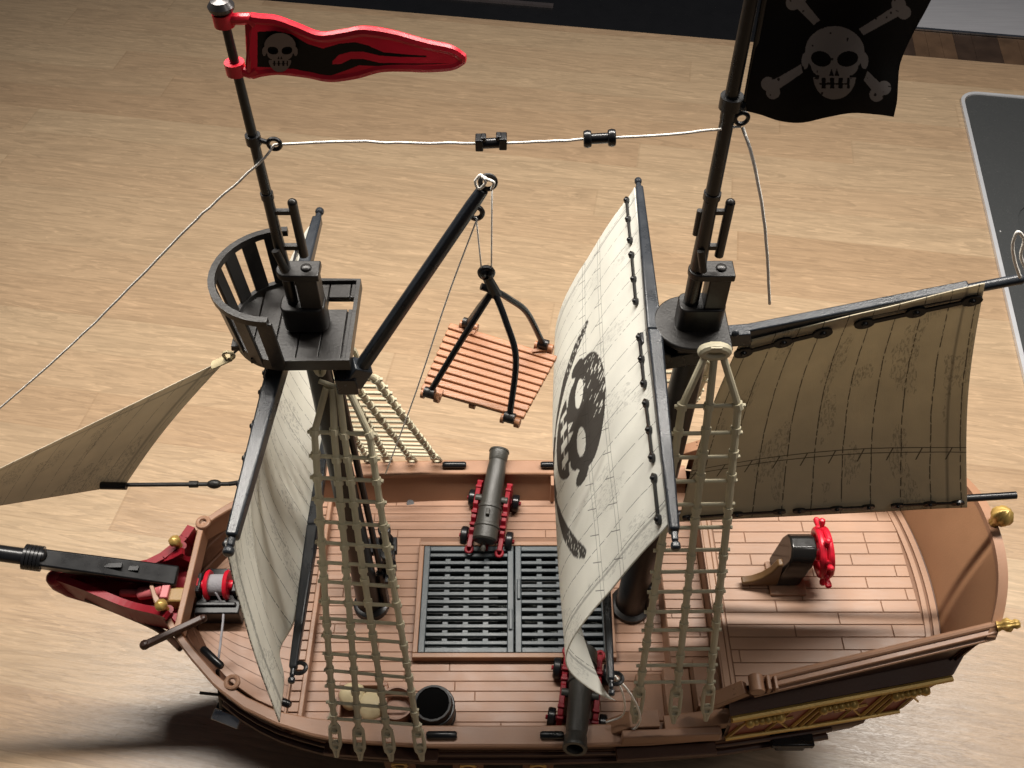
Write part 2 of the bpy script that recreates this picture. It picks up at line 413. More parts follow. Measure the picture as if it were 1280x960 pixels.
def hullmat():
    m, t, b = newmat('planked_dark_brown_hull'); tc = nn(t, 'ShaderNodeTexCoord').outputs['Object']
    w = nn(t, 'ShaderNodeTexWave', wave_type='BANDS', bands_direction='Z'); w.inputs['Scale'].default_value = 28; w.inputs['Distortion'].default_value = .4
    t.links.new(tc, w.inputs[0]); b.inputs['Roughness'].default_value = .48
    t.links.new(ramp(t, noi(t, mapping(t, tc, (5, 30, 30)), 8, 4), [(.3, (.085, .036, .02)), (.7, (.13, .058, .033))]), b.inputs['Base Color'])
    bump(t, b, ramp(t, w.outputs['Fac'], [(0, 0.0), (.15, 1.0)]), .6, .0015); return m
hull = g.build('hull', hullmat(), ship)
# rail cap + inner bulwark
XS = [lerp(-23.0, 12.4, (i/70)**1.0) for i in range(71)]
for s in (1, -1):
    g = MB(); vs = []
    for X in XS:
        h = hw(X); z = zr(X); wi = min(tab([(-23, .45), (-14, .6), (-10, 1.05), (30, 1.05)], X), h*.6)
        vs += [Vector((X, YC-s*(h+.18), z-.28)), Vector((X, YC-s*(h+.18), z+.02)), Vector((X, YC-s*(h+.06), z+.1)), Vector((X, YC-s*(h-wi+.08), z+.1)), Vector((X, YC-s*(h-wi), z+.02)), Vector((X, YC-s*(h-wi), z-.28))]
    fs = []
    for i in range(len(XS)-1):
        for k in range(6):
            q = (i*6+k, (i+1)*6+k, (i+1)*6+(k+1) % 6, i*6+(k+1) % 6); fs.append(q if s > 0 else q[::-1])
    fs += [tuple(range(6)), tuple(range(len(vs)-6, len(vs)))]
    g.add(vs, fs).build('rail', M['brown'] if s < 0 else M['tan'], hull, ang=30)
    g = MB()
    def inner(u, v):
        X = lerp(-22.4, 12.4, u); h = hw(X); z = zr(X)
        return Vector((X, YC-s*max(.1, h-min(tab([(-23, .45), (-14, .6), (-10, 1.05), (30, 1.05)], X), h*.6)+.06-.75*v), lerp(z-.2, 9.9, v)))
    g.grid(inner, 60, 3, flip=s > 0); g.build('bulwark', M['brown'], hull)
    # posts on the inner bulwark
    for X in (2.9,):
        if s < 0:
            h = hw(X); MB().box((X, YC+h-1.45, 11.2), (.28, .9, 2.2)).build('post', M['brown'], hull, bevel=.04)

def planks(g, z, x0, x1, roww, length, half, gap=.045, th=.07, off=0, inset=0, holes=()):
    """deck boards along X, clipped to half(X)"""
    n = int(11/roww)+1
    for r in range(-n, n):
        ya, yb = r*roww+gap/2, (r+1)*roww-gap/2; ym = max(abs(ya), abs(yb))
        xs = [x0+(x1-x0)*i/240 for i in range(241)]
        ok = [x for x in xs if half(x)-inset > ym-roww*.5]
        if len(ok) < 4: continue
        a, b = ok[0], ok[-1]; x = a-(random.random())*length
        while x < b:
            e = x+length*random.uniform(.75, 1.25); p, q = max(a, x), min(b, e)-gap
            segs = [(p, q)]
            for hx0, hx1, hy0, hy1 in holes:
                if yb+YC > hy0 and ya+YC < hy1:
                    ns = []
                    for p_, q_ in segs:
                        if q_ <= hx0 or p_ >= hx1: ns.append((p_, q_)); continue
                        if p_ < hx0: ns.append((p_, hx0))
                        if q_ > hx1: ns.append((hx1, q_))
                    segs = ns
            for p_, q_ in segs:
                if q_-p_ > .15: g.box(((p_+q_)/2, YC+(ya+yb)/2, z-th/2), (q_-p_, yb-ya, th))
            x = e
    return g
def deckplate(z, x0, x1, half, mat, name, parent, holes=()):
    g = MB(); N = 60
    P = [(lerp(x0, x1, i/N), YC-half(lerp(x0, x1, i/N))) for i in range(N+1)]; Q = [(p[0], 2*YC-p[1]) for p in reversed(P)]
    g.prism(P+Q, z-.4, z); return g.build(name, mat, parent)
HX0, HX1, HY0, HY1 = -6.45, 6.75, 26.75, 35.35     # hatch coaming
dh = lambda X: hw(X)-min(1.4, hw(X)*.6)
deck = planks(MB(), 10.0, -13.1, 12.4, .66, 13, dh, holes=((HX0, HX1, HY0, HY1),)).build('main_deck', M['tan'], ship, bevel=.025)
planks(MB(), 9.945, -13.3, 12.5, .66, 200, lambda X: dh(X)+.1, gap=0.0, th=.3, holes=((HX0+.1, HX1-.1, HY0+.1, HY1-.1),)).build('deck_base', M['groove'], deck)
# forecastle
g = MB()
for sgn in (1, -1):
    for k in range(9):
        # boards that follow the bow
        def fb(u, v, k=k):
            X = lerp(-22.3, -14.1, u); h = max(.0, dh(X)); y = (k+.03+v*.94)*h/9*1.0
            return Vector((X, YC-sgn*y, 10.6))
        g.grid(fb, 14, 1, flip=sgn < 0)
fc = g.build('forecastle_deck', M['tan'], ship)
deckplate(10.56, -22.6, -13.0, dh, M['groove'], 'deck_base', fc)
g = MB()
for k in range(26):
    y = -8.6+k*.68; g.box((-13.55, YC+y, 10.66), (.62, .6, .12))
g.build('board_row', M['tan'], fc, bevel=.025)
MB().box((-13.08, YC, 10.35), (.3, 17.6, .8)).build('step_edge', M['tan'], fc, bevel=.05)
MB().box((-14.02, YC, 10.66), (.14, 17.2, .16)).build('step_edge', M['tan'], fc, bevel=.03)

# hatch: coaming and two gratings
co = MB()
for c, d in (((.15, HY0+.17, 10.2), (13.2, .34, .8)), ((.15, HY1-.17, 10.2), (13.2, .34, .8)), ((HX0+.17, 31.05, 10.2), (.34, 7.9, .8)), ((HX1-.17, 31.05, 10.2), (.34, 7.9, .8))): co.box(c, d)
hatch = co.build('hatch_coaming', M['brown'], ship, bevel=.05)
# dark well below the gratings with a few shiny wrapped things at the bottom
MB().box((.15, 31.05, 7.6), (12.6, 8, .3)).build('hold_floor', plastic('dark_hold', (.02, .024, .022), .35), hatch)
m_, t_, b_2 = newmat('crinkled_dark_foil'); tcf = nn(t_, 'ShaderNodeTexCoord').outputs['Object']
b_2.inputs['Base Color'].default_value = (.05, .055, .05, 1); b_2.inputs['Metallic'].default_value = .6; b_2.inputs['Roughness'].default_value = .2; bump(t_, b_2, noi(t_, tcf, 180, 4, .7), 1, .004)
MB().grid(lambda u, v: Vector((lerp(-1, 6.2, u), lerp(27.3, 32.5, v), 8.6+.5*noise.noise(Vector((u*9, v*8, 0))))), 30, 24).build('foil', m_, hatch)
HM = .16
for k, (xa, xb) in enumerate(((HX0+.36, HM-.05), (HM+.05, HX1-.36))):
    ya, yb = HY0+.36, HY1-.36; zt = 10.35
    g = MB(); fw = .42
    g.box(((xa+fw/2), (ya+yb)/2, zt), (fw, yb-ya, .42)); g.box((xb-fw/2, (ya+yb)/2, zt), (fw, yb-ya, .42))
    g.box(((xa+xb)/2, ya+fw/2-.02, zt-.003), (xb-xa-2*fw, fw-.05, .4)); g.box(((xa+xb)/2, yb-fw/2, zt-.003), (xb-xa-2*fw, fw-.05, .4))
    gr = g.build('hatch_grating', M['grate'], hatch, bevel=.05)
    g = MB(); nb = 12
    for i in range(nb):
        y = lerp(ya+fw+.28, yb-fw-.28, i/(nb-1)); g.box(((xa+xb)/2, y, zt+.02), (xb-xa-2*fw, .25, .3))
    for j in range(3):
        x = lerp(xa+fw, xb-fw, (j+1)/4)
        g.box((x-.1, (ya+yb)/2, zt-.17), (.38, yb-ya-2*fw, .2))
    g.build('grating_bars', M['grate'], gr, bevel=.03)
gh = MB().box((HM-.25, 29.4, 10.62), (.25, 1.5, .22)).box((HM+.3, 31.6, 10.62), (.25, 1.5, .22))
gh.build('latch', M['grate'], hatch, bevel=.06)

# quarterdeck
QZ = 14.0
qh = lambda X: hw(X)-1.1
qd = planks(MB(), QZ, 13.35, 25.6, .83, 6.6, lambda X: qh(X)-.1, gap=.055).build('quarterdeck', M['qtan'], ship, bevel=.025)
deckplate(QZ-.055, 12.5, 26.9, lambda X: min(qh(X), 8.4), M['groove'], 'deck_base', qd)
MB().box((12.8, YC, QZ-.05), (.4, 16.6, .3)).box((13.16, YC, QZ-.1), (.26, 16.4, .26)).build('front_moulding', M['qtan'], qd, bevel=.05)
MB().box((12.62, YC, 12.1), (.2, 16.8, 3.9)).build('bulkhead', M['brown'], qd)
def arcx(y, x0, b=.9): return x0-b*(y/6.0)**2*.9
for xo, w in ((25.95, .3), (26.5, .36)):
    g = MB(); N = 24; vs = []
    for i in range(N+1):
        y = lerp(-6.9, 6.9, i/N); X = arcx(y, xo)
        vs += [Vector((X-w/2, YC+y, QZ-.2)), Vector((X-w/2, YC+y, QZ+.1)), Vector((X+w/2, YC+y, QZ+.1)), Vector((X+w/2, YC+y, QZ-.2))]
    g.add(vs, [(i*4+k, i*4+(k+1) % 4, i*4+4+(k+1) % 4, i*4+4+k) for i in range(N) for k in range(4)]+[(3, 2, 1, 0), tuple(range(4*N, 4*N+4))])
    g.build('aft_moulding', M['qtan'], qd, ang=30)
# transom: leaning outwards, arched top
def TT(y): return Vector((28.35-1.15*abs(y/6.0)**2.6, YC+y*.98, 20.2-1.7*(y/6.0)**2))
def TB(y): return Vector((arcx(y, 26.75), YC+y, QZ-.15))
g = MB(); N = 30
def tr(u, v):
    y = lerp(-6.2, 6.2, u); return TB(y).lerp(TT(y), v)+Vector((-.25*math.sin(math.pi*v), 0, 0))
g.grid(tr, N, 8)
g.grid(lambda u, v: tr(u, v)+Vector((.3, 0, -.1*v)), N, 8, flip=True)
ts = g.build('transom', M['stern'], ship)
g = MB(); vs = []
for i in range(N+1):
    p = TT(lerp(-6.35, 6.35, i/N)); vs += [p+Vector((-.12, 0, -.3)), p+Vector((-.12, 0, .1)), p+Vector((.45, 0, .06)), p+Vector((.45, 0, -.34))]
g.add(vs, [(i*4+k, i*4+(k+1) % 4, i*4+4+(k+1) % 4, i*4+4+k) for i in range(N) for k in range(4)]+[(3, 2, 1, 0), tuple(range(4*N, 4*N+4))])
g.build('top_rail', M['brown'], ts, ang=30)
def lantern(p, name, prof, parent, axis, ribs=8, ra=.08):
    MB().lathe(prof, p, axis, 48, ribs=ribs, ra=ra).build(name, M['gold'], parent, ang=80)
onion = [(0, -.1), (.28, 0), (.25, .2), (.5, .45), (.62, .75), (.58, 1.05), (.38, 1.32), (.15, 1.45), (0, 1.48)]
for y in (0,):
    lantern(TT(y)+Vector((.15, .1, .1)), 'ornament', onion, ts, (.35, 0, 1))
bud = [(0, -.1), (.3, 0), (.22, .2), (.36, .4), (.4, .6), (.22, .8), (.28, .95), (.2, 1.15), (0, 1.2)]
for s in (-1, 1): lantern(TT(5.6*s)+Vector((.15, s*.25, .0)), 'ornament', bud, ts, (.8, s*.1, .5))
# outer transom below, down to the hull
g = MB()
def tl(u, v):
    y = lerp(-1, 1, u); a = TB(0); hwv = tab([(0, 6.2), (.3, 7.0), (.6, 7.9), (1, 7.6)], v)
    X = tab([(0, 27.2), (.3, 25.6), (.6, 23.6), (1, 21.5)], v)-.7*y*y; z = tab([(0, QZ+.3), (.3, 13.4), (.6, 12.2), (1, 9.5)], v)
    return Vector((X, YC+y*hwv, z))
g.grid(tl, 20, 10); g.build('counter', M['hull'], ts)
# quarter sides: wall, rail, gold window band
def QS(X, k):      # k: 0 band bottom, 1 band top, 2 wall foot, 3 wall top
    f = (X-12.4)/(27.4-12.4)
    return [(hw(X)+.05, 12.2), (lerp(9.3, 6.55, f)+.15, lerp(14.9, 14.95, f)), (lerp(8.75, 5.75, f), lerp(14.95, 15.05, f)), (lerp(8.85, 5.85, f), lerp(16.6, 18.2, f))][k]
for s in (1, -1):
    g = MB()
    ends = (23.6, 26.0, 26.9, 27.4)
    def wall(u, v):
        k = min(2, int(v*3)); fr = v*3-k; X = lerp(12.5, lerp(ends[k], ends[k+1], fr), u)
        a, b = QS(X, k), QS(X, k+1); return Vector((X, YC-s*lerp(a[0], b[0], fr), lerp(a[1], b[1], fr)))
    g.grid(wall, 24, 12, flip=s < 0)
    g.grid(lambda u, v: Vector((lerp(12.5, 27.2, u), YC-s*(QS(lerp(12.5, 27.4, u), 3)[0]-.3), lerp(QS(lerp(12.5, 27.4, u), 3)[1], QZ-.2, v))), 24, 2, flip=s > 0)
    side = g.build('quarter_side', M['hull'], ship)
    g = MB(); A = Vector((13.6, YC-s*(QS(13.6, 3)[0]-.1), QS(13.6, 3)[1]+.15)); B = Vector((27.5, YC-s*(QS(27.4, 3)[0]-.1), QS(27.4, 3)[1]+.2))
    g.bar(A, B, .62, .3); g.tube([A+Vector((0, s*.18, .2)), B+Vector((0, s*.18, .2))], .2, 10); g.bar(A+Vector((0, -s*.35, -.3)), B+Vector((0, -s*.35, -.3)), .3, .22)
    # sloping foot and scroll at the front end
    g.bar(A+Vector((-2.6, -s*.3, -1.9)), A+Vector((-.4, 0, -.15)), .8, .55)
    g.build('rail', M['brown'], side, bevel=.05)
    g = MB(); g.lathe([(.0, -.5), (.42, -.5), (.42, .5), (0, .5)], A+Vector((.1, 0, .35)), (0, 1, 0), 20); g.box(A+Vector((.75, 0, .4)), (.22, .85, .55)); g.box(A+Vector((1.15, 0, .4)), (.2, .8, .5))
    g.build('scroll', M['brown'], side, bevel=.05)
    # panes and gold frames
    def bp(X, f, out=.1):
        a, b = QS(X, 0), QS(X, 1); return Vector((X, YC-s*(lerp(a[0], b[0], f)+out), lerp(a[1], b[1], f)))
    g = MB(); g.grid(lambda u, v: bp(lerp(12.7, 23.4+2.3*v, u), .05+.85*v, .06), 20, 2, flip=s < 0); g.build('window_panel', plastic('dark_maroon_panel', (.2, .03, .018), .4), side)
    g = MB()
    top_ = [bp(lerp(12.6, 25.9, i/12), .95, .16) for i in range(13)]; bot = [bp(lerp(12.6, 23.3, i/12), .03, .16) for i in range(13)]
    g.tube(top_, .2, 8); g.tube([p+Vector((0, 0, -.28)) for p in top_], .09, 8); g.tube(bot, .13, 8)
    for c in (13.4, 17.3, 17.8, 18.3, 21.6, 22.1, 22.6): g.bar(bp(c-.7, .05, .12), bp(c+.5, .9, .12), .14, .22)
    for c in (15.4, 19.9, 23.6): 
        g.bar(bp(c-.9, .45, .12), bp(c+1.1, .5, .12), .12, .09); g.bar(bp(c-.4, .08, .12), bp(c+.9, .88, .12), .12, .09); g.bar(bp(c+.9, .12, .12), bp(c-.6, .88, .12), .12, .09)
    g.build('window_frame', M['gold'], side)
    for c in (13.7, 18.1, 22.5):
        g = MB()
        for k in range(6): g.ball(bp(c+k*.36, .78, .34), (.3, .22, .22, .26, .22, .34)[k], 12)
        g.build('scroll_ornament', M['gold'], side)
# step between decks, stairs on the near side
sp = MB().box((11.2, YC+1.2, 11.0), (2.6, 13.0, 2.2)).build('raised_step', M['brown'], ship, bevel=.06)
planks(MB(), 12.2, 9.95, 12.45, .66, 7, lambda X: 5.2).build('step_boards', M['tan'], sp, bevel=.025)
st = MB(); st.box((8.6, 24.0, 10.5), (1.6, 3.0, 1.0)); st.box((10.2, 24.0, 11.0), (1.6, 3.0, 2.0)); st.box((11.8, 24.0, 11.6), (1.5, 3.0, 3.2))
st.build('stairs', M['brown'], ship, bevel=.06)
# side step blocks on the near rail by the cannon
MB().prism([(0, 0), (3.0, 0), (3.0, 1.6), (1.3, 1.4)], -.5, .5, frame((1, 0, 0), (0, -1, 0)), (5.6, 21.6, 12.2)).build('rail_bracket', M['brown'], hull, bevel=.04)
MB().bar((9.0, 21.5, 12.9), (14.2, 21.7, 14.0), .9, .8).build('rail_block', M['brown'], hull, bevel=.06)
MB().bar((6.4, 20.75, 12.95), (12.2, 20.95, 13.05), .5, 1.1).build('rail_block', M['tan'], hull, bevel=.1)

# masts -----------------------------------------------------------
def mast(name, xb, xp, xbox, base, ztop, rp, lower_r, platform):
    g = MB(); zt = 37.0
    g.lathe([(lower_r*1.35, 0), (lower_r*1.35, .35), (lower_r*1.05, .5), (lower_r, 1.0), (lower_r*.72, zt-base-.2), (lower_r*.72, zt-base)], (xb, YC, base), ((xbox-.4-xb), .3, zt-base), 24)
    m = g.build(name, M['iron'], ship)
    g = MB(); Y = 31.0
    g.prism(rr(xp-.55, Y-.6, xbox+.55, Y+.6, .4), 37.3, 38.7)
    g.box((xbox, Y, 39.0), (.95, .95, 3.2)); g.build('socket', M['iron'], m, bevel=.06)
    MB().prism([(xp+.1+.5*math.cos(a), Y+.5*math.sin(a)) for a in [R(90+18*k) for k in range(11)]]+[(xbox+.6, Y-.5), (xbox+.6, Y+.5)], 40.4, 40.75).ball((xbox+.02, Y, 40.78), .25, 16, sq=(1, 1, .5)).build('cap_plate', M['iron'], m, bevel=.05)
    g = MB(); g.tube([(xp, Y, 38.6), (xp, Y, 41), (xp, Y, 44.5), (xp, Y, ztop)], [rp*1.15, rp*1.15, rp, rp*.72], 16)
    g.tube([(xp, Y, 44.6), (xp, Y, 44.9)], rp*1.2, 14)
    g.build('pole', M['black'], m)
    g = MB(); dx = .95 if xp < 0 else .8
    g.tube([(xp+dx, Y, 41.5), (xp+dx, Y, 44.3)], .2, 12); g.ball((xp+dx, Y, 44.35), .21, 12); g.bar((xp, Y, 43.9), (xp+dx, Y, 43.9), .2, .2); g.bar((xp, Y, 42), (xp+dx, Y, 42), .22, .22)
    g.tube([(xp+.15, Y-.45, 41.0), (xp-.1, Y-.35, 42.1)], .17, 12); xp > 0 and g.tube([(xp-.35, Y+.1, 42.6), (xp-.35, Y+.1, 43.9)], .13, 10)
    g.build('pin', M['iron'], m)
    return m
fore = mast('fore_mast', -9.55, -9.85, -8.95, 10.0, 52.6, .22, .8, None)
main = mast('main_mast', 7.95, 8.05, 9.05, 10.0, 58.0, .3, 1.0, None)
MB().lathe([(0, -.2), (.25, -.16), (.44, .02), (.46, .14), (.32, .32), (0, .4)], (-9.85, 31.0, 52.75), (0, 0, 1), 24).build('finial', M['silver'] if 0 else plastic('shiny_black', (.06, .055, .055), .3, metal=.6), fore)
for mst, u, v in ((fore, 343, 180), (main, 927, 148)):
    c = py(u, v, 30.9)
    ringp = [c+Vector((.24*math.cos(a), 0, .24*math.sin(a))) for a in [2*math.pi*k/18 for k in range(18)]]
    xp = -9.85 if mst is fore else 8.05
    MB().tube(ringp, .085, 8, closed=True).tube([(xp, 31, c.z-.05), (xp, 31, c.z+.35)], .3, 14).tube([(xp, 31, c.z+.2), tuple(c+Vector((-.2, 0, .05)))], .1).build('eyelet', M['black'], mst)
# main mast platform
P = [(8.15+1.6*math.cos(a), 31.05+1.7*math.sin(a)) for a in [R(90+180*k/20) for k in range(21)]]+[(9.95, 29.35), (9.95, 32.75)]
MB().prism(P, 37.05, 37.35).build('platform', M['iron'], main, bevel=.06)
g = MB(); g.box((8.6, 31, 36.4), (1.9, 1.6, 1.2)); g.bar((6.0, 30.8, 36.2), (8.6, 31, 36.3), .7, .7); g.bar((6.6, 30.2, 35.5), (8.8, 30.5, 35.7), .5, .9); g.lathe([(.0, -.5), (.45, -.5), (.45, .5), (0, .5)], (6.9, 30.2, 36.2), (0, 1, 0), 14)
g.build('yard_bracket', M['black'], main, bevel=.06)
# crow's nest on the fore mast
cn = MB(); NZ = 37.0; nc = (-10.3, 31.33); nr = 2.55; hc = (-10.25, 31.1); hr = 2.86
def nesthalf(x): return nr if x > nc[0] else math.sqrt(max(0, nr*nr-(x-nc[0])**2))
x = nc[0]-nr+.05
strips = []
while x < -7.5:
    w = min(1.02, -7.45-x); strips.append((x, x+w)); x += w+.0
for a, b in strips:
    m = (a+b)/2; h = nesthalf(m); parts = [(-h, h)]
    if a > -8.95 and b < -7.3: parts = [(-h, .75), (1.55, h)]
    for p, q in parts:
        if q-p > .1:
            cn.box((m, nc[1]+(p+q)/2, NZ+.02), (b-a-.06, q-p, .16)); cn.box((m, nc[1]+(p+q)/2, NZ-.14), (b-a, q-p, .16))
nest = cn.build('crow_nest', M['iron'], ship, bevel=.02)
path = [(-7.35, nc[1]-nr), (-10.5, nc[1]-nr)]+[(nc[0]+nr*math.cos(R(a)), nc[1]+nr*math.sin(R(a))) for a in range(262, 95, -9)]+[(-10.5, nc[1]+nr), (-7.35, nc[1]+nr)]
g = MB()
def wallring(g, P, w, z0, z1, closed):
    N = len(P); vs = []
    for i, p in enumerate(P):
        a = Vector((*P[(i-1) % N], 0)) if (closed or i > 0) else Vector((*p, 0)); b = Vector((*P[(i+1) % N], 0)) if (closed or i < N-1) else Vector((*p, 0))
        t = (b-a).normalized(); nrm = Vector((t.y, -t.x, 0)); p = Vector((*p, 0))
        for o_, z in ((-w/2, z0), (-w/2, z1), (w/2, z1), (w/2, z0)): vs.append(p+nrm*o_+Vector((0, 0, z)))
    fs = [(i*4+k, i*4+(k+1) % 4, ((i+1) % N)*4+(k+1) % 4, ((i+1) % N)*4+k) for i in range(N if closed else N-1) for k in range(4)]
    if not closed: fs += [(3, 2, 1, 0), tuple(range(4*N-4, 4*N))]
    return g.add(vs, fs)
wallring(g, path, .22, NZ-.35, NZ+.3, True); g.build('rim', M['iron'], nest, ang=30)
g = MB(); arc = [(hc[0]+hr*math.cos(R(a)), hc[1]+hr*math.sin(R(a))) for a in range(270, 89, -9)]
wallring(g, arc, .3, NZ+3.1, NZ+3.42, False); g.build('hand_rail', M['iron'], nest, ang=30)
for a in (266, 243, 219, 195, 172, 150, 128, 106):
    p = Vector((nc[0]+nr*math.cos(R(a)), nc[1]+nr*math.sin(R(a)), NZ-.3)); q = Vector((hc[0]+(hr-.02)*math.cos(R(a)), hc[1]+(hr-.02)*math.sin(R(a)), NZ+3.15))
    MB().bar(p, q, .68, .15, up=(math.cos(R(a)), math.sin(R(a)), 0)).build('slat', M['iron'], nest, bevel=.03)
MB().box((-9.3, 31, 35.9), (2.0, 1.9, 1.7)).bar((-11.1, 31, 35.3), (-9.4, 31, 35.4), .9, .7).build('bracket', M['black'], nest, bevel=.1)

# yards -----------------------------------------------------------
def yard(a, b, w, h, eye=None, label=None):
    a, b = Vector(a), Vector(b); m = (a+b)/2; d = (b-a).normalized()
    g = MB(); g.bar(m, a+d*.8, w, h, w*.6, h*.6); g.bar(m, b-d*.8, w, h, w*.6, h*.6)
    for e, s in ((a, 1), (b, -1)): g.tube([e+d*.9*s, e+d*.35*s], min(w, h)*.2, 10); g.tube([e+d*.35*s, e], min(w, h)*.28, 10)
    o = g.build('yard', M['bar'], ship, bevel=.1, label=label)
    if eye is not None:
        P = [Vector(eye)+Vector((.36*math.cos(t), .3*math.sin(t), 0)) for t in [2*math.pi*k/18 for k in range(18)]]
        MB().tube(P, .12, 8, closed=True).build('eyelet', M['black'], o)
    return o
FU = ((-10.45, 41.4, 35.3), (-11.5, 20.0, 35.3)); FL = ((-11.8, 40.0, 20.4), (-11.65, 20.9, 20.4))
MU = ((6.75, 42.0, 36.9), (6.35, 19.3, 36.9)); ML = ((5.3, 41.0, 22.4), (5.0, 19.4, 22.4))
yard(*FU, .85, .95, label='upper yard of the fore sail'); yard(*FL, .7, .8, eye=pz(374, 835, 20.4), label='lower yard of the fore sail')
yard(*MU, .7, .9, label='upper yard of the skull sail'); yard(*ML, .6, .7, eye=pz(769, 848, 22.4), label='lower yard of the skull sail')

# sails -----------------------------------------------------------
def sail(name, fn, nu, nv, lu, lv, mat, ink=None, vm=lambda u: 1.0, label=None, solid=.05):
    g = MB(); g.grid(lambda u, v: fn(u, v*vm(u)), nu, nv); uv = []; at = []
    for j in range(nv+1):
        for i in range(nu+1):
            u, v = i/nu, j/nv; v *= vm(u); uv.append((u*lu, v*lv)); at.append(ink(u, v) if ink else 0.0)
    return g.build(name, mat, ship, attr=at, uv=uv, solid=solid, label=label, ang=180)
def studs(P, parent, up, r=.16, w=.3, name='grommet_strip', oval=False):
    """a black clip strip along P with domed studs facing up"""
    P = [Vector(p) for p in P]; up = Vector(up).normalized(); g = MB()
    for a, b in zip(P, P[1:]):
        g.bar(a+up*.08, b+up*.08, w*.5, .12, up=up)
    for p in P:
        d = (P[-1]-P[0]).normalized(); Mx = frame(d, up)
        g.prism([(w*1.25*math.cos(t), w*.72*math.sin(t)) for t in [2*math.pi*k/16 for k in range(16)]], 0, .16, Mx, p)
        g.lathe([(r, .1), (r*.95, .18), (r*.6, .25), (0, .27)], p, up, 12)
    g.build(name, M['black'], parent)
def nz(x, y, s=1, z=0): return noise.noise(Vector((x*s, y*s, z)))
def sstep(e0, e1, x):
    t = max(0, min(1, (x-e0)/(e1-e0))); return t*t*(3-2*t)
# skull on the main sail
def ell(x, y, cx, cy, rx, ry, a=0):
    x, y = x-cx, y-cy; c, s = math.cos(R(a)), math.sin(R(a)); x, y = x*c+y*s, -x*s+y*c
    return math.hypot(x/rx, y/ry)-1
def skull(a, b, es=1.0):
    """1 inside bone, 0 outside; a,b about -1..1, b up"""
    d = min(ell(a, b, 0, .28, .78, .66), ell(a, b, 0, -.12, .62, .36), ell(a, b, -.78, .02, .1, .22), ell(a, b, .78, .02, .1, .22))
    up = d < 0 and not (b < -.36 and abs(a) < .5)
    face = abs(a) < .40 and -.58 < b < -.1
    if face:
        edge = -.50+.07*(1 if int((a+2)*9) % 2 else -1)
        face = b > edge
    jawo = ell(a, b, 0, -.38, .56, .62) < 0 and b < -.42; jawi = ell(a, b, 0, -.30, .40, .44) < 0
    jt = -.66+.05*(1 if int((a+2)*9+1) % 2 else -1)
    jaw = jawo and (not jawi or b < jt) and not (abs(a) < .4 and b > jt)
    if not (up or face or jaw): return 0.0
    if ell(a, b, -.35, .07, .275*es, .2*es, -14) < 0 or ell(a, b, .35, .07, .275*es, .2*es, 14) < 0: return 0.0
    if abs(abs(a)-.07) < .065*(1-(b+.38)/.2) and -.38 < b < -.18: return 0.0
    return 1.0
BL1 = [(36, 6.2), (35.4, 7.6), (34.3, 9.2), (32.6, 10.9), (30.6, 12.3), (28.4, 13.3), (26.6, 13.9)]
BL2 = [(23.3, 8.0), (24.0, 8.9), (25.6, 10.2), (27.6, 11.4), (30, 12.5), (32.4, 13.3), (34.0, 13.7)]
LV_ = 18.6
def near_line(x, y, P):
    best = (9, 0)
    for i, (p, q) in enumerate(zip(P, P[1:])):
        dx, dy = q[0]-p[0], q[1]-p[1]; t = max(0, min(1, ((x-p[0])*dx+(y-p[1])*dy)/(dx*dx+dy*dy))); d = math.hypot(x-p[0]-t*dx, y-p[1]-t*dy)
        if d < best[0]: best = (d, (i+t)/(len(P)-1))
    return best
def msink(u, v):
    Y = 41-20.7*u; c = v*LV_
    if abs(u-.957) < .0025 or abs(u-.04) < .0025: return .4
    a, b = (Y-30.5)/4.3, (7.5-c)/3.5
    if abs(a) < 1.1 and abs(b) < 1.15 and skull(a, b, .74):
        if b > .2 and a > -.3 and nz(Y*7+c*2.5, c*2.2, 1, 3) > .62-.5*min(1, (b-.2)*1.2+max(0, a)*.5): return 0.0
        return .96
    if 22 < Y < 37 and 5.5 < c < 14.5:
        for P, tip in ((BL1, 1), (BL2, 1)):
            d, t = near_line(Y, c, P); w = .16+.26*math.sin(math.pi*min(1, t*1.6+.12)) if t < .55 else .4
            if d < w and not (t < .3 and nz(Y*6, c*6, 1, 9) > .3): return .95
            if .72 < t < .78 and d < .8: return .95
    return 0.0
PROF = [(37.05, 6.25), (36.5, 6.05), (35, 5.35), (33.5, 4.75), (32, 4.2), (30.8, 3.72), (29.6, 3.3), (28.5, 2.97), (27.5, 2.75), (26.4, 2.6), (25.4, 2.6), (24.5, 2.8), (23.7, 3.15), (22.9, 3.65), (22.2, 4.2), (21.6, 4.8), (21.3, 5.3)]
_P = spline([(q[1], 0, q[0]) for q in PROF], 6); _L = [0]
for p, q in zip(_P, _P[1:]): _L.append(_L[-1]+(q-p).length)
def msail(u, v):
    L = v*_L[-1]; i = 0
    while i < len(_L)-2 and _L[i+1] < L: i += 1
    p = _P[i].lerp(_P[i+1], (L-_L[i])/(_L[i+1]-_L[i]))
    Y = lerp(41.1, 20.5, u); 
    if u > .5: Y -= (u-.5)*2*1.0*v
    X = p.x+.25*(1-u)*(1-v)-.35*math.sin(math.pi*u)*math.sin(math.pi*v)+.06*nz(u*4, v*4, 1, 1)
    return Vector((X, Y+.1*math.sin(v*5+u*3), p.z+.12*nz(u*3, v*2, 1, 8)*v))
ms = sail('sail', msail, 330, 260, 20.7, 18.6, M['mainsail'], msink, vm=lambda u: 1-.23*max(0, math.sin(math.pi*min(1, u*1.0)))**.6, label='cream main sail printed with a black skull and sabres')
def eoff(u, v, d): 
    e = .004; du = msail(u+e, v)-msail(u-e, v); dv = msail(u, min(1, v+e))-msail(u, max(0, v-e)); n = du.cross(dv).normalized()
    if n.x > 0: n = -n
    return msail(u, v)+n*d, n
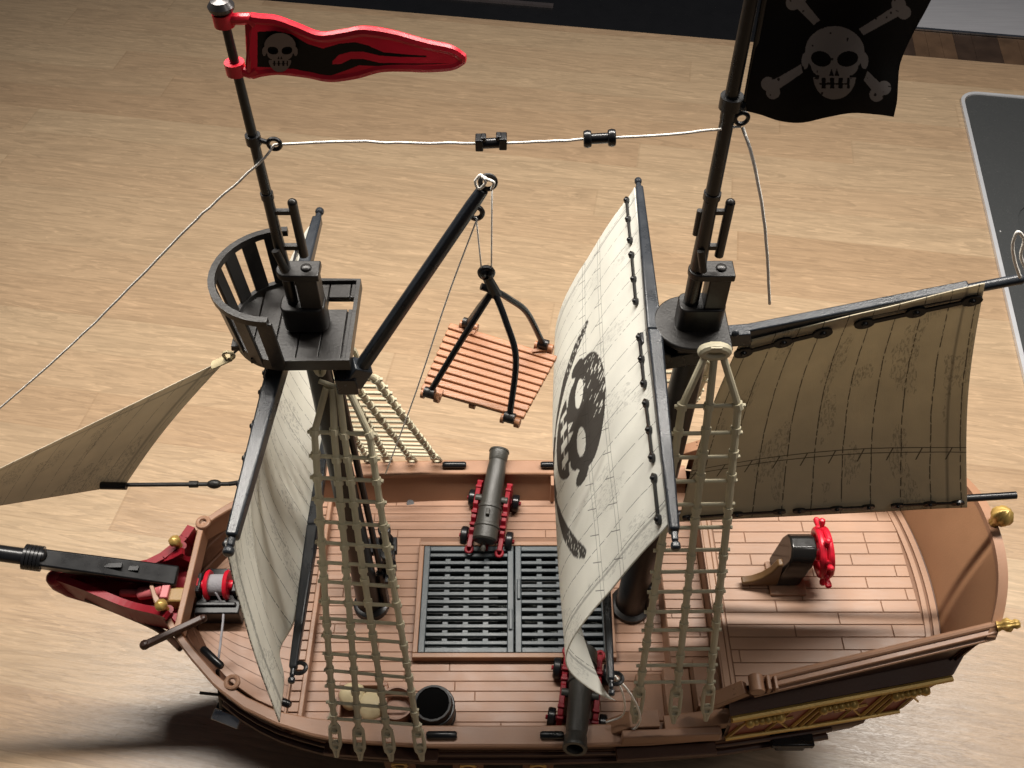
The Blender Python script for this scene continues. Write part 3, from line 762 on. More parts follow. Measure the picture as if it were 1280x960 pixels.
for us in ((.015, .09, .17), (.225, .31, .385), (.50, .565, .635), (.69, .76, .83), (.88, .975)):
    pn = [eoff(q, .042, .05) for q in us]; studs([p for p, _ in pn], ms, pn[0][1], r=.12, w=.2)
for us in ():
    pn = [eoff(q, .955, .05) for q in us]; studs([p for p, _ in pn], ms, pn[0][1], r=.12, w=.2)
# fore sail, seen from behind
def fsail(u, v):
    Y = lerp(40.6, lerp(20.6, 18.9, v), u); z = lerp(35.0, 20.6, v)-.4*u*v
    bl = lerp(2.2, .2, u**1.3)*math.sin(math.pi*v**.9)+.55*math.exp(-((u-.62-.2*v)/.05)**2)*v
    X = lerp(lerp(-10.85, -11.75, u), -12.0, v)-bl+.1*nz(u*5, v*4, 1, 5)
    return Vector((X, Y, z))
fs_ = sail('sail', fsail, 160, 90, 20.5, 15.5, M['foresail'], lambda u, v: .55 if u > .955 and u < .958 else 0, label='cream fore sail with hatched seams seen from behind')
for us in ((.06, .15, .24), (.32, .42, .5), (.56, .66, .75), (.82, .9, .97)):
    studs([fsail(q, .05)+Vector((-.12, 0, 0)) for q in us], fs_, (-1, 0, .1), r=.15, w=.26)
# stern sail on gaff and boom
TL, TR, BR, BL = py(925, 428, 30.55), py(1231, 354, 30.55), py(1209, 634, 30.4), py(848, 652, 30.4)
def ssail(u, v):
    p = TL.lerp(TR, u).lerp(BL.lerp(BR, u), v); b = 1.5*math.sin(math.pi*v)*(.45+.55*math.sin(math.pi*min(1, u*.9+.05)))
    return p+Vector((-.1*math.sin(math.pi*v)*u, b, .06*nz(u*4, v*3, 1, 2)))
sp_ = sail('sail', ssail, 120, 90, 16.5, 15.5, M['spanker'], lambda u, v: .45 if abs(u-.935) < .005 else 0, label='cream stern sail with dashed seams, backlit khaki tone painted in')
G0, G1 = py(905, 421, 30.9), py(1274, 349, 30.9); B0, B1 = py(845, 645, 31.0), py(1270, 619, 31.0)
g = MB(); g.bar(G0, G0+(G1-G0)*.93*.9, .5, .7); g.tube([G0+(G1-G0)*.8, G1], .24, 14); g.ball(G1, .26, 12)
gf = g.build('gaff', M['bar'], ship, bevel=.08)
g = MB(); g.tube([B0, B0.lerp(B1, .8), B1], .22, 16); g.tube([B0, B0.lerp(B1, .12)], .34, 12)
g.build('boom', M['black'], ship)
for us in ((.03, .2, .365), (.535, .74, .955)):
    studs([ssail(q, .05)+Vector((0, -.1, 0)) for q in us], sp_, (0, -1, .15), r=.17, w=.36)
for us in ((.03, .2, .35), (.42, .55, .66), (.76, .87, .965)):
    studs([ssail(q, .965)+Vector((0, -.1, 0)) for q in us], sp_, (0, -1, -.1), r=.13, w=.3)
MB().lathe([(0, -.02), (.2, 0), (.16, .1), (0, .12)], py(919, 417, 30.4), (0, -1, .6), 12).bar(py(900, 421, 30.9), py(938, 418, 30.8), .7, .8).build('joint', M['bar'], gf, bevel=.08)
# jib
JA, JC, JT = py(287, 446, 30.7), py(157, 606, 30.4), Vector((-37.2, 30.7, 20.3))
def jib(u, v):
    # u 0 tack .. 1 head/clew ; v 0 luff .. 1 foot
    p = JT.lerp(JA, u).lerp(JT.lerp(JC, u), v); b = .4*math.sin(math.pi*v)*u*math.sin(math.pi*min(1, u*.85+.05))
    e = (.25*math.sin(math.pi*v)) if u > .9 else 0
    s = -(JA-JC).normalized()*0
    return p+Vector((-.35*math.sin(math.pi*v)*u**3, b, -.15*math.sin(math.pi*v)*u**3))
def jink(u, v): return .4 if abs(v-.09) < .006 or abs(u-.955) < .004 else 0
js = sail('sail', jib, 110, 70, 27, 12, M['jib'], jink, label='cream triangular jib sail left of the mast, backlit tone painted in')
MB().tube([JA+Vector((-.9, -.1, -.5)), JA+Vector((.1, 0, 0))], .28, 10, flat=.4).tube([JA+Vector((.25*math.cos(t), -.05, .25+.25*math.sin(t)-.1)) for t in [2*math.pi*k/14 for k in range(14)]], .08, 8, closed=True).build('sail_clip', M['sack'], js)
MB().tube([JA+Vector((0.1, 0, .1)), (-12.4, 30.9, 36.2)], .06).build('link', M['black'], js)
c1 = py(286, 605, 30.4)
g = MB(); g.tube([JC+Vector((-1.3, -.12, .1)), JC+Vector((.1, -.12, .05))], .22, 10); g.tube([JC, c1], .12, 10)
q = JC.lerp(c1, .62); g.tube([q, JC.lerp(c1, .7)], .2, 10); q = JC.lerp(c1, .86); g.ball(q, .27, 12, sq=(1.6, 1, .9)); g.tube([c1, c1+Vector((2.2, .4, 0))], .13, 8)
g.build('sheet_rod', M['iron'], js)
# bowsprit
W0, W1 = py(222, 722, 30.7), py(-40, 686, 30.7); dW = (W1-W0).normalized()
g = MB(); g.bar(W0, W0.lerp(W1, .70), 1.3, 1.2, 1.1, 1.0, up=(0, -.25, 1)); g.tube([W0.lerp(W1, .66), W1+dW*9], .52, 14)
bs = g.build('bowsprit', M['iron'] if 0 else M['black'], ship, bevel=.12)
g = MB()
for k in range(5): g.tube([W0.lerp(W1, .655+.018*k+d) for d in (0, .014)], .8, 18)
g.build('collar', M['black'], bs)
MB().ball(W0.lerp(W1, .64)+Vector((0, 0, .5)), .4, 14, sq=(.7, 1, .8)).build('knob', M['black'], bs)
for f, w_ in ((.3, 1.1), (.2, .6)): MB().box(W0.lerp(W1, f)+Vector((0, -.1, .64)), (w_, .3, .12)).build('cleat', M['black'], bs)
# beakhead in red plastic
bk = MB()
tip = Vector((-29.0, YC-.2, 13.6))
for s, kk in ((1, 1), (-1, .45)):
    P = spline([tip, (-27, YC-s*.9*kk, 13.5), (-24.3, YC-s*1.9*kk, 13.3), (-22.2, YC-s*2.6*kk, 13.7), (-21.2, YC-s*3.1*kk, 14.2)], 6)
    for a, b in zip(P, P[1:]):
        bk.bar(a-Vector((0, 0, .3)), b-Vector((0, 0, .3)), .4, 1.9)
        bk.bar(a+Vector((0, 0, .62)), b+Vector((0, 0, .62)), .46, .28)
bk.prism([(-29, -.2), (-27, -.9), (-24.3, -1.9), (-21, -2.7), (-21, 2.2), (-24.3, .9), (-27, .4)], 12.6, 13.0, None, (0, YC, 0))
beak = bk.build('beakhead', M['maroon'], ship, ang=40)
g = MB(); P = spline([(-29.4, YC-.1, 13.9), (-28.8, YC, 12.6), (-26.5, YC, 10.9), (-23.5, YC, 9.2), (-21, YC, 7)], 6)
g.tube(P, [.5, .55, .6, .6, .6, .6]+[.65]*(len(P)-6), 12); g.ball((-29.3, YC-.1, 14.0), .55, 14)
g.build('stem', M['maroon'], beak)
g = MB(); P = spline([(-27.6, YC-.8, 12.6), (-25, YC-1.6, 11.9), (-22.5, YC-2.8, 12.2), (-20.6, YC-4.4, 12.9)], 6); g.tube(P, .2, 8)
P = spline([(-27.6, YC+.5, 12.6), (-25, YC+1.0, 11.6), (-22.5, YC+2.3, 12.0), (-20.6, YC+4.0, 12.4)], 6); g.tube(P, .2, 8)
g.build('head_rail', M['hull'], beak)
m2 = plastic('pink_red_plastic', (.52, .13, .14), .4)
g = MB(); a = pz(175, 742, 13.4); b = pz(205, 738, 13.9)
g.tube([a, b], .42, 12); g.box(b+Vector((.2, 0, 0)), (.5, 1.4, .8)); g.tube([a+Vector((-1.3, .1, -.1)), a], .25, 10); g.build('gudgeon', m2, beak, bevel=.05)
for u, v in ((202, 757), (219, 677)):
    c = pz(u, v, 15.2)
    MB().lathe([(.0, -.6), (.24, -.55), (.2, -.3), (.38, 0), (.36, .22), (.17, .4), (0, .44)], c, (-.2, 0, 1), 36, ribs=6, ra=.05).build('ornament', M['gold'], beak, ang=80)
    MB().tube([c+Vector((.1, 0, -1.2)), c+Vector((.3, 0, -.5))], .3, 10).build('bracket', M['maroon'], beak)
MB().box((-20.7, YC+.2, 13.4), (.4, 7.6, 1.4)).build('cross_beam', M['brown'], hull, bevel=.06)
MB().box(pz(222, 750, 13.2), (1.5, 1.0, 1.6)).build('bowsprit_block', M['ochre'], hull, bevel=.12)
MB().bar(pz(182, 806, 14.6), pz(253, 773, 14.3), .42, .42).ball(pz(254, 773, 14.3), .26, 10).ball(pz(181, 806, 14.6), .32, 10, sq=(1, 1, 1)).build('cathead', plastic('dark_wood_brown', (.05, .022, .014), .4), hull, bevel=.08)
# red cheek on the far bow
far = [pz(u, v, 14.3) for u, v in ((186, 706), (204, 697), (219, 685), (231, 673), (240, 660))]
g = MB()
for a, b in zip(far, far[1:]): g.bar(a-Vector((0, 0, .6)), b-Vector((0, 0, .6)), .55, 1.7)
g.build('cheek', M['maroon'], beak)

# rail fittings
def clip(p, L, name='belaying_clip', rot=0):
    d = Vector((math.cos(rot), math.sin(rot), 0)); p = Vector(p)
    g = MB(); g.tube([p-d*L/2, p-d*(L/2-.12), p+d*(L/2-.12), p+d*L/2], [.16, .24, .24, .16], 14); g.build(name, M['black'], hull)
clip(pz(568, 581, 12.75), 1.7); clip(pz(687, 581, 12.75), 1.3); clip(pz(552, 919, 12.65), 1.8); clip(pz(690, 919, 12.65), 1.4)
clip(pz(265, 822, 13.75), 1.9, rot=-R(40)); clip(pz(355, 878, 13.1), .9, rot=-R(20))
for u, v, z in ((290, 853, 13.4), (254, 653, 14.2)):
    c = pz(u, v, z); MB().tube([c+Vector((.36*math.cos(t), .36*math.sin(t), 0)) for t in [2*math.pi*k/18 for k in range(18)]], .15, 8, closed=True).build('eyelet', M['tan'], hull)
MB().tube([pz(513, 629, 10.02), pz(513, 629, 10.06)], .27, 18).build('rivet', M['silver'], deck)
# gun ports and moulding along the near hull side
for s in (1, -1):
    g = MB(); P = []
    for i in range(30):
        X = lerp(-18, 19.5, i/29); P.append(Vector((X, YC-s*(hw(X)*.995+.12), 9.6+ (zr(X)-12.4)*.7)))
    g.tube(P, .22, 8); g.tube([p+Vector((0, 0, 1.2)) for p in P], .13, 8); g.build('wale', M['hull'], hull)
for X in (-6.9, -2.7, 1.6):
    y = YC-hw(X)-.05; MB().box((X, y, 9.0), (1.9, .25, 1.3)).build('gun_port', plastic('port_brown', (.16, .07, .03), .5), hull, bevel=.05)
    MB().tube([Vector((X+.42*math.cos(t), y-.16, 9.0+.42*math.sin(t))) for t in [2*math.pi*k/20 for k in range(20)]], .12, 8, closed=True).build('port_ring', M['gold'], hull)
g = MB(); g.box((17, YC-hw(17)-.3, 10.6), (2.6, .9, .5)); g.box((17, YC-hw(17)-.35, 10.0), (1.8, .6, .7)); g.build('channel', M['black'], hull, bevel=.1)
# shroud channels
for xa, xb in ((-11.2, -4.4), (6.2, 12.2)):
    for s in (1, -1): MB().bar((xa, YC-s*(hw(xa)+.35), 11.2), (xb, YC-s*(hw(xb)+.35), 11.2), .7, .4).build('channel', M['hull'], hull, bevel=.05)

# shrouds ---------------------------------------------------------
def shroud(ropes, rungs, top, p0, n, knot):
    """near-side shroud measured on its plane, plus its mirror on the far side"""
    n = Vector(n).normalized(); R3 = [[pl(u, v, p0, n) for u, v in r] for r in ropes]
    def at_z(P, z):
        for a, b in zip(P, P[1:]):
            if a.z >= z >= b.z: return a.lerp(b, (a.z-z)/(a.z-b.z+1e-9))
        return P[0] if z > P[0].z else P[-1]
    for s in (1, -1):
        def mir(p): return Vector(p) if s > 0 else Vector((p[0], 2*YC-p[1]-.2, p[2]))
        g = MB()
        if knot:
            c = pl(*top, p0, n); g.tube([mir(c+Vector((.55*math.cos(t), -.1, .3*math.sin(t)))) for t in [2*math.pi*k/18 for k in range(18)]], .24, 10, closed=True); g.box(mir(c+Vector((.0, -.12, .3))), (.5, .4, .3))
        else:
            for dx in (-.75, .75):
                c = pl(*top, p0, n)+Vector((dx, .2, .9)); g.tube([mir(c+Vector((.2*math.cos(t), .1, .55*math.sin(t)))) for t in [2*math.pi*k/14 for k in range(14)]], .13, 8, closed=True)
            c = pl(*top, p0, n); g.tube([mir(c+Vector((-.85, .1, .1))), mir(c+Vector((0, -.1, -.1))), mir(c+Vector((.85, .1, .1)))], .12, 8)
        sh = g.build('shroud', M['rope'], ship)
        for P in R3:
            Q = [mir(p) for p in P]; MB().tube(Q, [.17]+[.175 if not knot else .19]*(len(Q)-1), 10).build('shroud_rope', M['rope'], sh)
        for u, v, u2, v2 in rungs:
            a, b = pl(u, v, p0, n), pl(u2, v2, p0, n); d = (b-a).normalized()
            g = MB(); g.tube([mir(a-d*.34), mir(b+d*.34)], .105, 8)
            for P in R3:
                # collar where the rung crosses each rope
                best = min(((p.lerp(q, k/10)-(a+(b-a)*max(0, min(1, (p.lerp(q, k/10)-a).dot(d)/(b-a).length)))).length, tuple(p.lerp(q, k/10)), tuple((p-q).normalized())) for p, q in zip(P, P[1:]) for k in range(11))
                c, ax = Vector(best[1]), Vector(best[2]); g.tube([mir(c-ax*.17), mir(c+ax*.17)], .25, 10)
            g.build('rung', M['rope'], sh)
        for P in R3:
            # deadeye block at the foot
            e = P[-1]; d = (P[-1]-P[-2]).normalized(); Mx = frame(d, n)
            g = MB(); L = 2.35 if not knot else 2.6
            for sg in (1, -1):
                g.tube([mir(e+Mx@Vector((x, y*sg, 0))) for x, y in ((0, .06), (.35, .24), (.8, .27), (L-1.0, .27), (L-.6, .26), (L-.15, .1), (L+.35, .02))], .115, 8)
            for x in (.5, L-.55):
                c = e+Mx@Vector((x, 0, 0)); g.lathe([(.0, -.14), (.34, -.14), (.34, .1), (.2, .12), (.19, .02), (0, .02)], mir(c), n if s > 0 else Vector((n.x, -n.y, n.z)), 14)
            g.build('deadeye', M['rope'], sh)
pF = (0, 29.7, 33.6); nF = Vector((0, -(33.6-12.0), (29.7-20.1)))
rungsF = list(zip((393, 395, 396, 398, 401, 402, 404.5, 405.5, 406.5, 407.5, 409.5, 411, 412.5, 413.5, 415, 417), (540, 570, 597, 624, 652, 678, 703, 727, 752, 773, 795, 817, 838, 858, 878, 898),
                  (462, 467, 471, 475, 479, 483.5, 487, 491, 494.5, 498, 502, 505.5, 509, 512.5, 516, 520), (543, 573, 601, 628, 657, 684, 708, 733, 757, 780, 803, 825, 847, 868, 887, 906)))
shroud([[(408, 484), (393, 540), (402, 678), (411, 820), (417.5, 903)],
        [(416, 484), (418, 545), (430.5, 683), (441, 820), (447.5, 907)],
        [(423, 484), (430.5, 544), (449.5, 683), (470, 820), (483, 908)],
        [(434, 484), (461.7, 543), (483.4, 684), (507, 820), (521, 908)]], rungsF, (421, 480), pF, nF, False)
pM = (0, 28.7, 36.0); nM = Vector((0, -(36.0-13.0), (28.7-20.5)))
rm = []
for k, v in enumerate((508, 542, 572, 602, 631, 660, 688, 715, 740, 765, 788, 812, 832, 853)):
    f = (v-508)/(853-508); rm.append((lerp(852.5, 800, f), v, lerp(922.5, 887, f), v-1))
shroud([[(881, 446), (852.5, 508), (830, 660), (800, 858)], [(893, 446), (886, 508), (869, 650), (846.5, 858)], [(904, 446), (922.5, 507), (909, 650), (887, 855)]], rm, (893, 437), pM, nM, True)

# cargo boom
C0, C1 = Vector((-7.4, 28.9, 35.6)), py(609, 229, 30.7)
d = (C1-C0).normalized()
g = MB(); g.bar(C0, C0+d*1.2, .8, .9); g.tube([C0+d*.8, C0.lerp(C1, .9), C1-d*.3], [.36, .3, .26], 8)
c = C1+d*.05
boom = g.build('cargo_boom', M['bar'], ship, bevel=.05)
MB().tube([c+Vector((.3*math.cos(t), .1*math.sin(t), .26*math.sin(t))) for t in [2*math.pi*k/18 for k in range(18)]], .1, 8, closed=True).build('eyelet', M['iron'], boom)
BK = py(595, 266, 30.5)
MB().tube([BK+Vector((.26*math.cos(t), 0, .3*math.sin(t))) for t in [2*math.pi*k/18 for k in range(18)]], .11, 8, closed=True).bar(BK+Vector((-.7, .1, -.4)), BK+Vector((.1, .1, .55)), .25, .3).build('block', M['silver'] if 0 else M['iron'], boom)
MB().box((-7.55, 28.9, 35.7), (1.0, .9, 1.1)).build('pivot', M['black'], boom, bevel=.08)

# fittings at the fore mast foot
g = MB()
for x, y in ((-10.6, 33.2), (-8.3, 33.4), (-8.0, 31.6)): g.lathe([(.35, 0), (.5, .2), (.5, .9), (.3, 1.1), (.3, 1.6), (.42, 1.8), (.42, 2.2), (0, 2.25)], (x, y, 13.2), (0, 0, 1), 16)
g.bar((-11.2, 33.0, 13.6), (-7.6, 33.2, 13.6), 1.1, .5); g.bar((-8.1, 33.2, 13.6), (-7.8, 30.4, 13.6), .7, .5)
g.build('pin_rack', M['black'], fore, bevel=.05)
g = MB(); g.tube([(-8.45, 31.1, 10.2), (-8.6, 31.2, 34)], .2, 8); g.tube([(-8.45, 30.6, 10.2), (-8.5, 31.0, 14)], .28, 8); g.lathe([(1.15, 0), (1.15, .5), (.9, .6), (0, .6)], (-9.4, YC, 10.0), (0, 0, 1), 22)
g.build('mast_foot', M['black'], fore)
g = MB(); g.lathe([(1.3, 0), (1.3, .25), (1.1, .4), (0, .4)], (7.95, YC, 10.0), (0, 0, 1), 24); g.tube([(9.0, 30.3, 10.2), (9.0, 30.5, 16)], .18, 8); g.ball((8.9, 30.2, 13.4), .3, 10)
g.build('mast_foot', M['iron'], main)

# winch on the bow
wc = pz(274, 734, 12.3)
g = MB(); g.box((wc.x+.1, wc.y-1.0, 11.4), (2.9, 1.6, 1.5)); g.box((wc.x-1.2, wc.y, 11.9), (.35, 1.4, 2.2)); g.box((wc.x+1.2, wc.y, 11.9), (.35, 1.4, 2.2)); g.box((wc.x, wc.y+.2, 11.0), (3.0, 3.6, .5)); g.box((wc.x, wc.y-1.2, 12.2), (2.6, .3, .3))
win = g.build('winch', M['black'], ship, bevel=.08)
g = MB()
for x in (-.62, .62): g.lathe([(.0, -.13), (.92, -.13), (1.0, 0), (.92, .13), (0, .13)], wc+Vector((x, 0, .3)), (1, 0, 0), 26)
g.lathe([(0, -1.3), (.33, -1.3), (.33, 1.25), (0, 1.25)], wc+Vector((0, 0, .3)), (1, 0, 0), 16); g.box(wc+Vector((-1.45, 0, .3)), (.5, .5, .9)); g.box(wc+Vector((1.5, .1, .3)), (.4, .4, .8))
g.build('drum', M['red'], win)
MB().tube([wc+Vector((-.5+1.0*k/260, .62*math.cos(k*.32), .3+.62*math.sin(k*.32))) for k in range(261)], .09, 6).build('wound_string', M['greystring'], win)

# helm
hb = pz(976, 733, QZ)
MB().prism(rr(-1.0, -1.3, 1.3, 1.1, .1), 0, .22, None, (hb.x+.2, hb.y+.6, QZ)).build('helm_base', M['brown'], qd, bevel=.04)
pts = [(-.75, 0), (.75, 0), (.75, 3.1), (.62, 3.75), (.2, 4.1), (-.3, 4.1), (-.75, 3.8), (-.95, 2.2)]
hm_c = Vector((hb.x+.3, hb.y+.9, QZ+.2))
HP = frame((0, 1, 0), (1, 0, 0))
# profile in the YZ plane pulled along X
g = MB(); vs = []; poly = [(-1.0, 0), (1.0, 0), (1.05, 2.6), (.85, 3.3), (.4, 3.7), (-.4, 3.7), (-.85, 3.3), (-1.05, 2.6)]
n = len(poly)
for x in (-.8, .75): vs += [hm_c+Vector((x+p[1]*.13, p[0], p[1])) for p in poly]
g.add(vs, [tuple(range(n-1, -1, -1)), tuple(range(n, 2*n))]+[(i, (i+1) % n, n+(i+1) % n, n+i) for i in range(n)])
helm = g.build('helm_stand', M['iron'] if 0 else plastic('glossy_black', (.012, .011, .01), .18), ship, bevel=.12)
g = MB(); g.prism([(-1.9, .1), (-1.95, .4), (-1.3, .6), (-.8, 1.0), (-.35, 1.7), (-.1, 2.6), (.2, 2.7), (.4, .1)], -.25, .25, frame((1, 0, 0), (0, -1, 0)), hm_c+Vector((-.95, -.75, 0)))
g.build('brace', plastic('brace_brown', (.13, .07, .028), .4), helm, bevel=.08)
g = MB(); wc2 = hm_c+Vector((1.65, 0, 2.5)); ax = Vector((1, 0, .12))
Mx = frame(ax)
for off, rr_ in ((0, 1.4), (.45, 1.4)):
    P = [wc2+Mx@Vector((off, rr_*math.cos(t), rr_*math.sin(t))) for t in [2*math.pi*k/28 for k in range(28)]]; g.tube(P, .22, 10, closed=True)
g.lathe([(0, -.9), (.35, -.9), (.45, -.2), (.45, .6), (.3, .8), (0, .85)], wc2, ax, 16)
for k in range(8):
    t = 2*math.pi*k/8+.2; e = Mx@Vector((0, math.cos(t), math.sin(t))); g.tube([wc2+e*.3+ax*.2, wc2+e*1.2+ax*.2], .14, 8)
    g.tube([wc2+e*1.3+ax*.22, wc2+e*1.6+ax*.22, wc2+e*1.75+ax*.22, wc2+e*2.0+ax*.22, wc2+e*2.2+ax*.22, wc2+e*2.3+ax*.22], [.2, .22, .13, .2, .2, .08], 10)
g.build('steering_wheel', M['red'], helm)

# ------------------------------------------------------------------ flags
# pennant
PT = spline([Vector((u, v, 0)) for u, v in ((312, 22), (325, 24), (345, 26), (370, 35), (400, 46), (430, 43), (455, 39), (490, 44), (530, 55), (562, 62), (577, 71))], 6)
PB = spline([Vector((u, v, 0)) for u, v in ((313, 93), (328, 89), (350, 87), (385, 91), (413, 96), (445, 92), (475, 84), (505, 83), (530, 84), (562, 82), (577, 75))], 6)
def along(P, s):
    f = s*(len(P)-1); i = min(len(P)-2, int(f)); return P[i].lerp(P[i+1], f-i)
def penfn(s, t):
    p = along(PT, s).lerp(along(PB, s), t); q = py(p.x, p.y, 30.9+.45*math.sin(s*8)*s)
    return q
pen = empty('skull_pennant', (-9.8, 31, 48), 'long wavy red pennant with a small grey skull, on the left mast', 'pennant')
def penink(s, t):
    p = along(PT, s).lerp(along(PB, s), t); x, y = p.x, p.y
    def bw(T): return tab(T, x)
    top = bw([(322, 37), (345, 36), (365, 40), (385, 52), (405, 58), (425, 52), (445, 50), (460, 54), (480, 63), (510, 66), (532, 67)])
    bot = bw([(322, 81), (345, 82), (370, 84), (395, 90), (415, 92), (435, 85), (450, 79), (470, 80), (510, 79), (560, 77)])
    v = 0.0
    if 322 < x < 560 and top < y < bot: v = 1.0
    # the red flame inside
    ft = bw([(417, 74), (425, 66), (440, 62), (455, 62), (475, 67), (500, 69), (535, 69), (560, 68)]); fb = bw([(417, 78), (428, 77), (440, 71), (455, 71), (475, 76), (510, 77), (545, 76.5), (560, 77)])
    if 417 < x < 562 and ft < y < fb: v = 0.0
    if x > 532 and y < 75.5: v = 0.0
    return v
g = MB(); nu, nv = 420, 110; g.grid(penfn, nu, nv)
at = [penink(i/nu, j/nv) for j in range(nv+1) for i in range(nu+1)]
pb = g.build('banner', M['pennant'], pen, attr=at, solid=.26, bevel=0, ang=60)
# its rim
loop = [penfn(s/60, 0) for s in range(61)]+[penfn(1, .5)]+[penfn(1-s/60, 1) for s in range(61)]
MB().tube(loop, .19, 8, closed=True).build('rim', M['red'], pen)
# skull decal, slightly proud on the near face
def decal(fn, cx, cy, r, asp, name, mat, parent, n=110, out=.16):
    g = MB(); at = []
    def f(i, j):
        a, b = i*2.2-1.1, 1.1-j*2.2; at.append(skull(a, b)); u, v = cx+a*r, cy-b*r*asp; p = py(u, v, fn); return p-ray(u, v).normalized()*0+Vector((0, -out, 0))
    g.grid(f, n, n)
    keep = [k for k, q in enumerate(g.f) if sum(at[i] for i in q) >= 2]
    used = {}
    H = MB(); V = []; A = []
    for k in keep:
        q = []
        for i in g.f[k]:
            if i not in used: used[i] = len(V); V.append(g.v[i])
            q.append(used[i])
        H.f.append(tuple(q)); H.m.append(0)
    H.v = V; H.build(name, mat, parent, ang=180)
decal(30.9, 351, 61, 25, 1.0, 'skull_print', plastic('grey_bone_print', (.17, .13, .115), .45), pen, out=.2)
g = MB()
for a, b in ((.0, .14), (.86, .99)):
    c1_, c2_ = Vector((-9.87, 31, penfn(0, a).z+.12)), Vector((-9.87, 31, penfn(0, b).z-.05)); g.tube([c1_, c2_], .36, 16)
    g.tube([(c1_+c2_)/2, penfn(.0, .02 if a < .5 else .98), penfn(.06, .08 if a < .5 else .93)], .2, 10)
g.build('sleeve', M['red'], pen)
# black flag
fl = empty('pirate_flag', (8.5, 31, 48), 'black flag with a large grey skull and crossbones, on the right mast', 'flag')
LT, RT = Vector((962, -38, 0)), Vector((1188, -45, 0))
BE = spline([Vector((u, v, 0)) for u, v in ((930, 137), (950, 142), (975, 150), (1003, 152), (1035, 145), (1065, 140), (1095, 142), (1116, 145))], 5)
RE = spline([Vector((u, v, 0)) for u, v in ((1188, -45), (1172, -20), (1158, 8), (1138, 45), (1124, 78), (1121, 105), (1120, 125), (1116, 145))], 5)
def flfn(s, t):
    L = LT.lerp(BE[0], t); Rr = along(RE, t); T = LT.lerp(RT, s); Bm = along(BE, s)
    p = L.lerp(Rr, s)+T.lerp(Bm, t)-LT.lerp(RT, s).lerp(BE[0].lerp(BE[-1], s), t)
    return p
def bone(x, y, x0, y0, x1, y1, w):
    a, b, p = Vector((x0, y0)), Vector((x1, y1)), Vector((x, y)); d = b-a; L = d.length; d /= L; q = p-a; s = q.dot(d); h = q.x*d.y-q.y*d.x
    if 0 < s < L and abs(h) < w*(.85+.5*abs(s/L-.5)**2*4): return True
    for e, sg in ((a, -1), (b, 1)):
        for k in (-1, 1):
            c = e+Vector((d.y, -d.x))*k*w*1.15+d*sg*w*.3
            if ((p-c).length) < w*1.7: return True
    return False
def flink(s, t):
    p = flfn(s, t); x, y = p.x, p.y
    a, b = (x-1043)/47, (76-y)/47
    if skull(a, b):
        if nz(x, y, .16, 4) > .58: return 0.1
        return 1.0
    inhead = ell(a, b, 0, .1, .9, 1.1) < 0
    if inhead: return 0.0
    for q in ((996, 0, 1098, 112, 5.2), (1124, 10, 964, 108, 5.2)):
        if bone(x, y, *q):
            if nz(x, y, .2, 8) > .5: return .1
            return .95
    return 0.0
g = MB(); nu = nv = 300
def ff(s, t):
    p = flfn(s, t); return py(p.x, p.y, 30.9+.5*math.sin(s*7.0)*s+.15*math.sin(t*6))
g.grid(ff, nu, nv); at = [flink(i/nu, j/nv) for j in range(nv+1) for i in range(nu+1)]
g.build('banner', M['flag'], fl, attr=at, solid=.12)
g = MB(); a = py(920, 131, 31)
g.tube([(8.07, 31, a.z-.12), (8.07, 31, a.z+.38)], .44, 18); g.tube([(8.1, 31, a.z+.1), ff(.01, .97)], .2, 8); g.build('sleeve', M['black'], fl)
g = MB(); g.tube([ff(0, 0), ff(0, .5), ff(0, 1)], .1, 8); g.build('hoist_edge', M['black'], fl)

# ------------------------------------------------------------------ strings and things on them
def string(name, P, label, r=.055, mat='string', wob=.04, n=10):
    Q = spline(P, n); Q = [p+Vector((0, wob*nz(i*.35, 3), wob*nz(i*.35, 7))) if 0 < i < len(Q)-1 else p for i, p in enumerate(Q)]
    o = MB().tube(Q, r, 6).build(name, M[mat], None, ang=180); return tag(o, label, 'string')
F_, G_ = py(343, 181, 30.9), py(926, 158, 30.9)
string('string', [F_, py(430, 177, 30.8), py(520, 179), py(615, 179), py(680, 177), py(749, 173), py(840, 168), G_], 'white string stretched between the two mast tops, threaded through black beads', wob=.03)
string('string', [F_, py(325, 203), py(270, 252), py(228, 292), py(150, 372), py(80, 440), py(0, 510), py(-60, 560)], 'white string slanting from the left mast out of the left edge')
string('string', [G_+Vector((.05, -.05, 0)), py(940, 195, 30.2), py(953, 260, 29.9), py(959, 320, 29.8), py(962, 380, 29.8)], 'loose white string end dangling below the black flag', r=.065)
# beads
def bead(u, v, u2, v2, label, notch):
    a, b = py(u, v, 30.72), py(u2, v2, 30.72); ax = (b-a); L = ax.length; ax.normalize(); c = (a+b)/2
    t = empty('spool_bead', c, label, 'bead', 'black beads on the string'); o = c*1
    g = MB(); g.lathe([(0, -L/2), (.2, -L/2), (.2, L/2), (0, L/2)], c, ax, 14); g.build('barrel', M['black'], t, bevel=.02)
    for s in (-1, 1):
        g = MB(); q = c+ax*s*(L/2-.13)
        if notch: g.box(q+Vector((0, 0, .06)), (.3, .5, .5)); g.box(q+Vector((-.16*s, 0, .27)), (.2, .36, .2))
        else: g.lathe([(0, -.15), (.3, -.15), (.34, 0), (.3, .15), (0, .15)], q, ax, 18)
        g.build('end_cap', M['black'], t, bevel=.04)
bead(595, 180, 633, 178, 'left bead on the string, black with square notched ends', True)
bead(730, 174, 769, 172, 'right bead on the string, black with round ends', False)

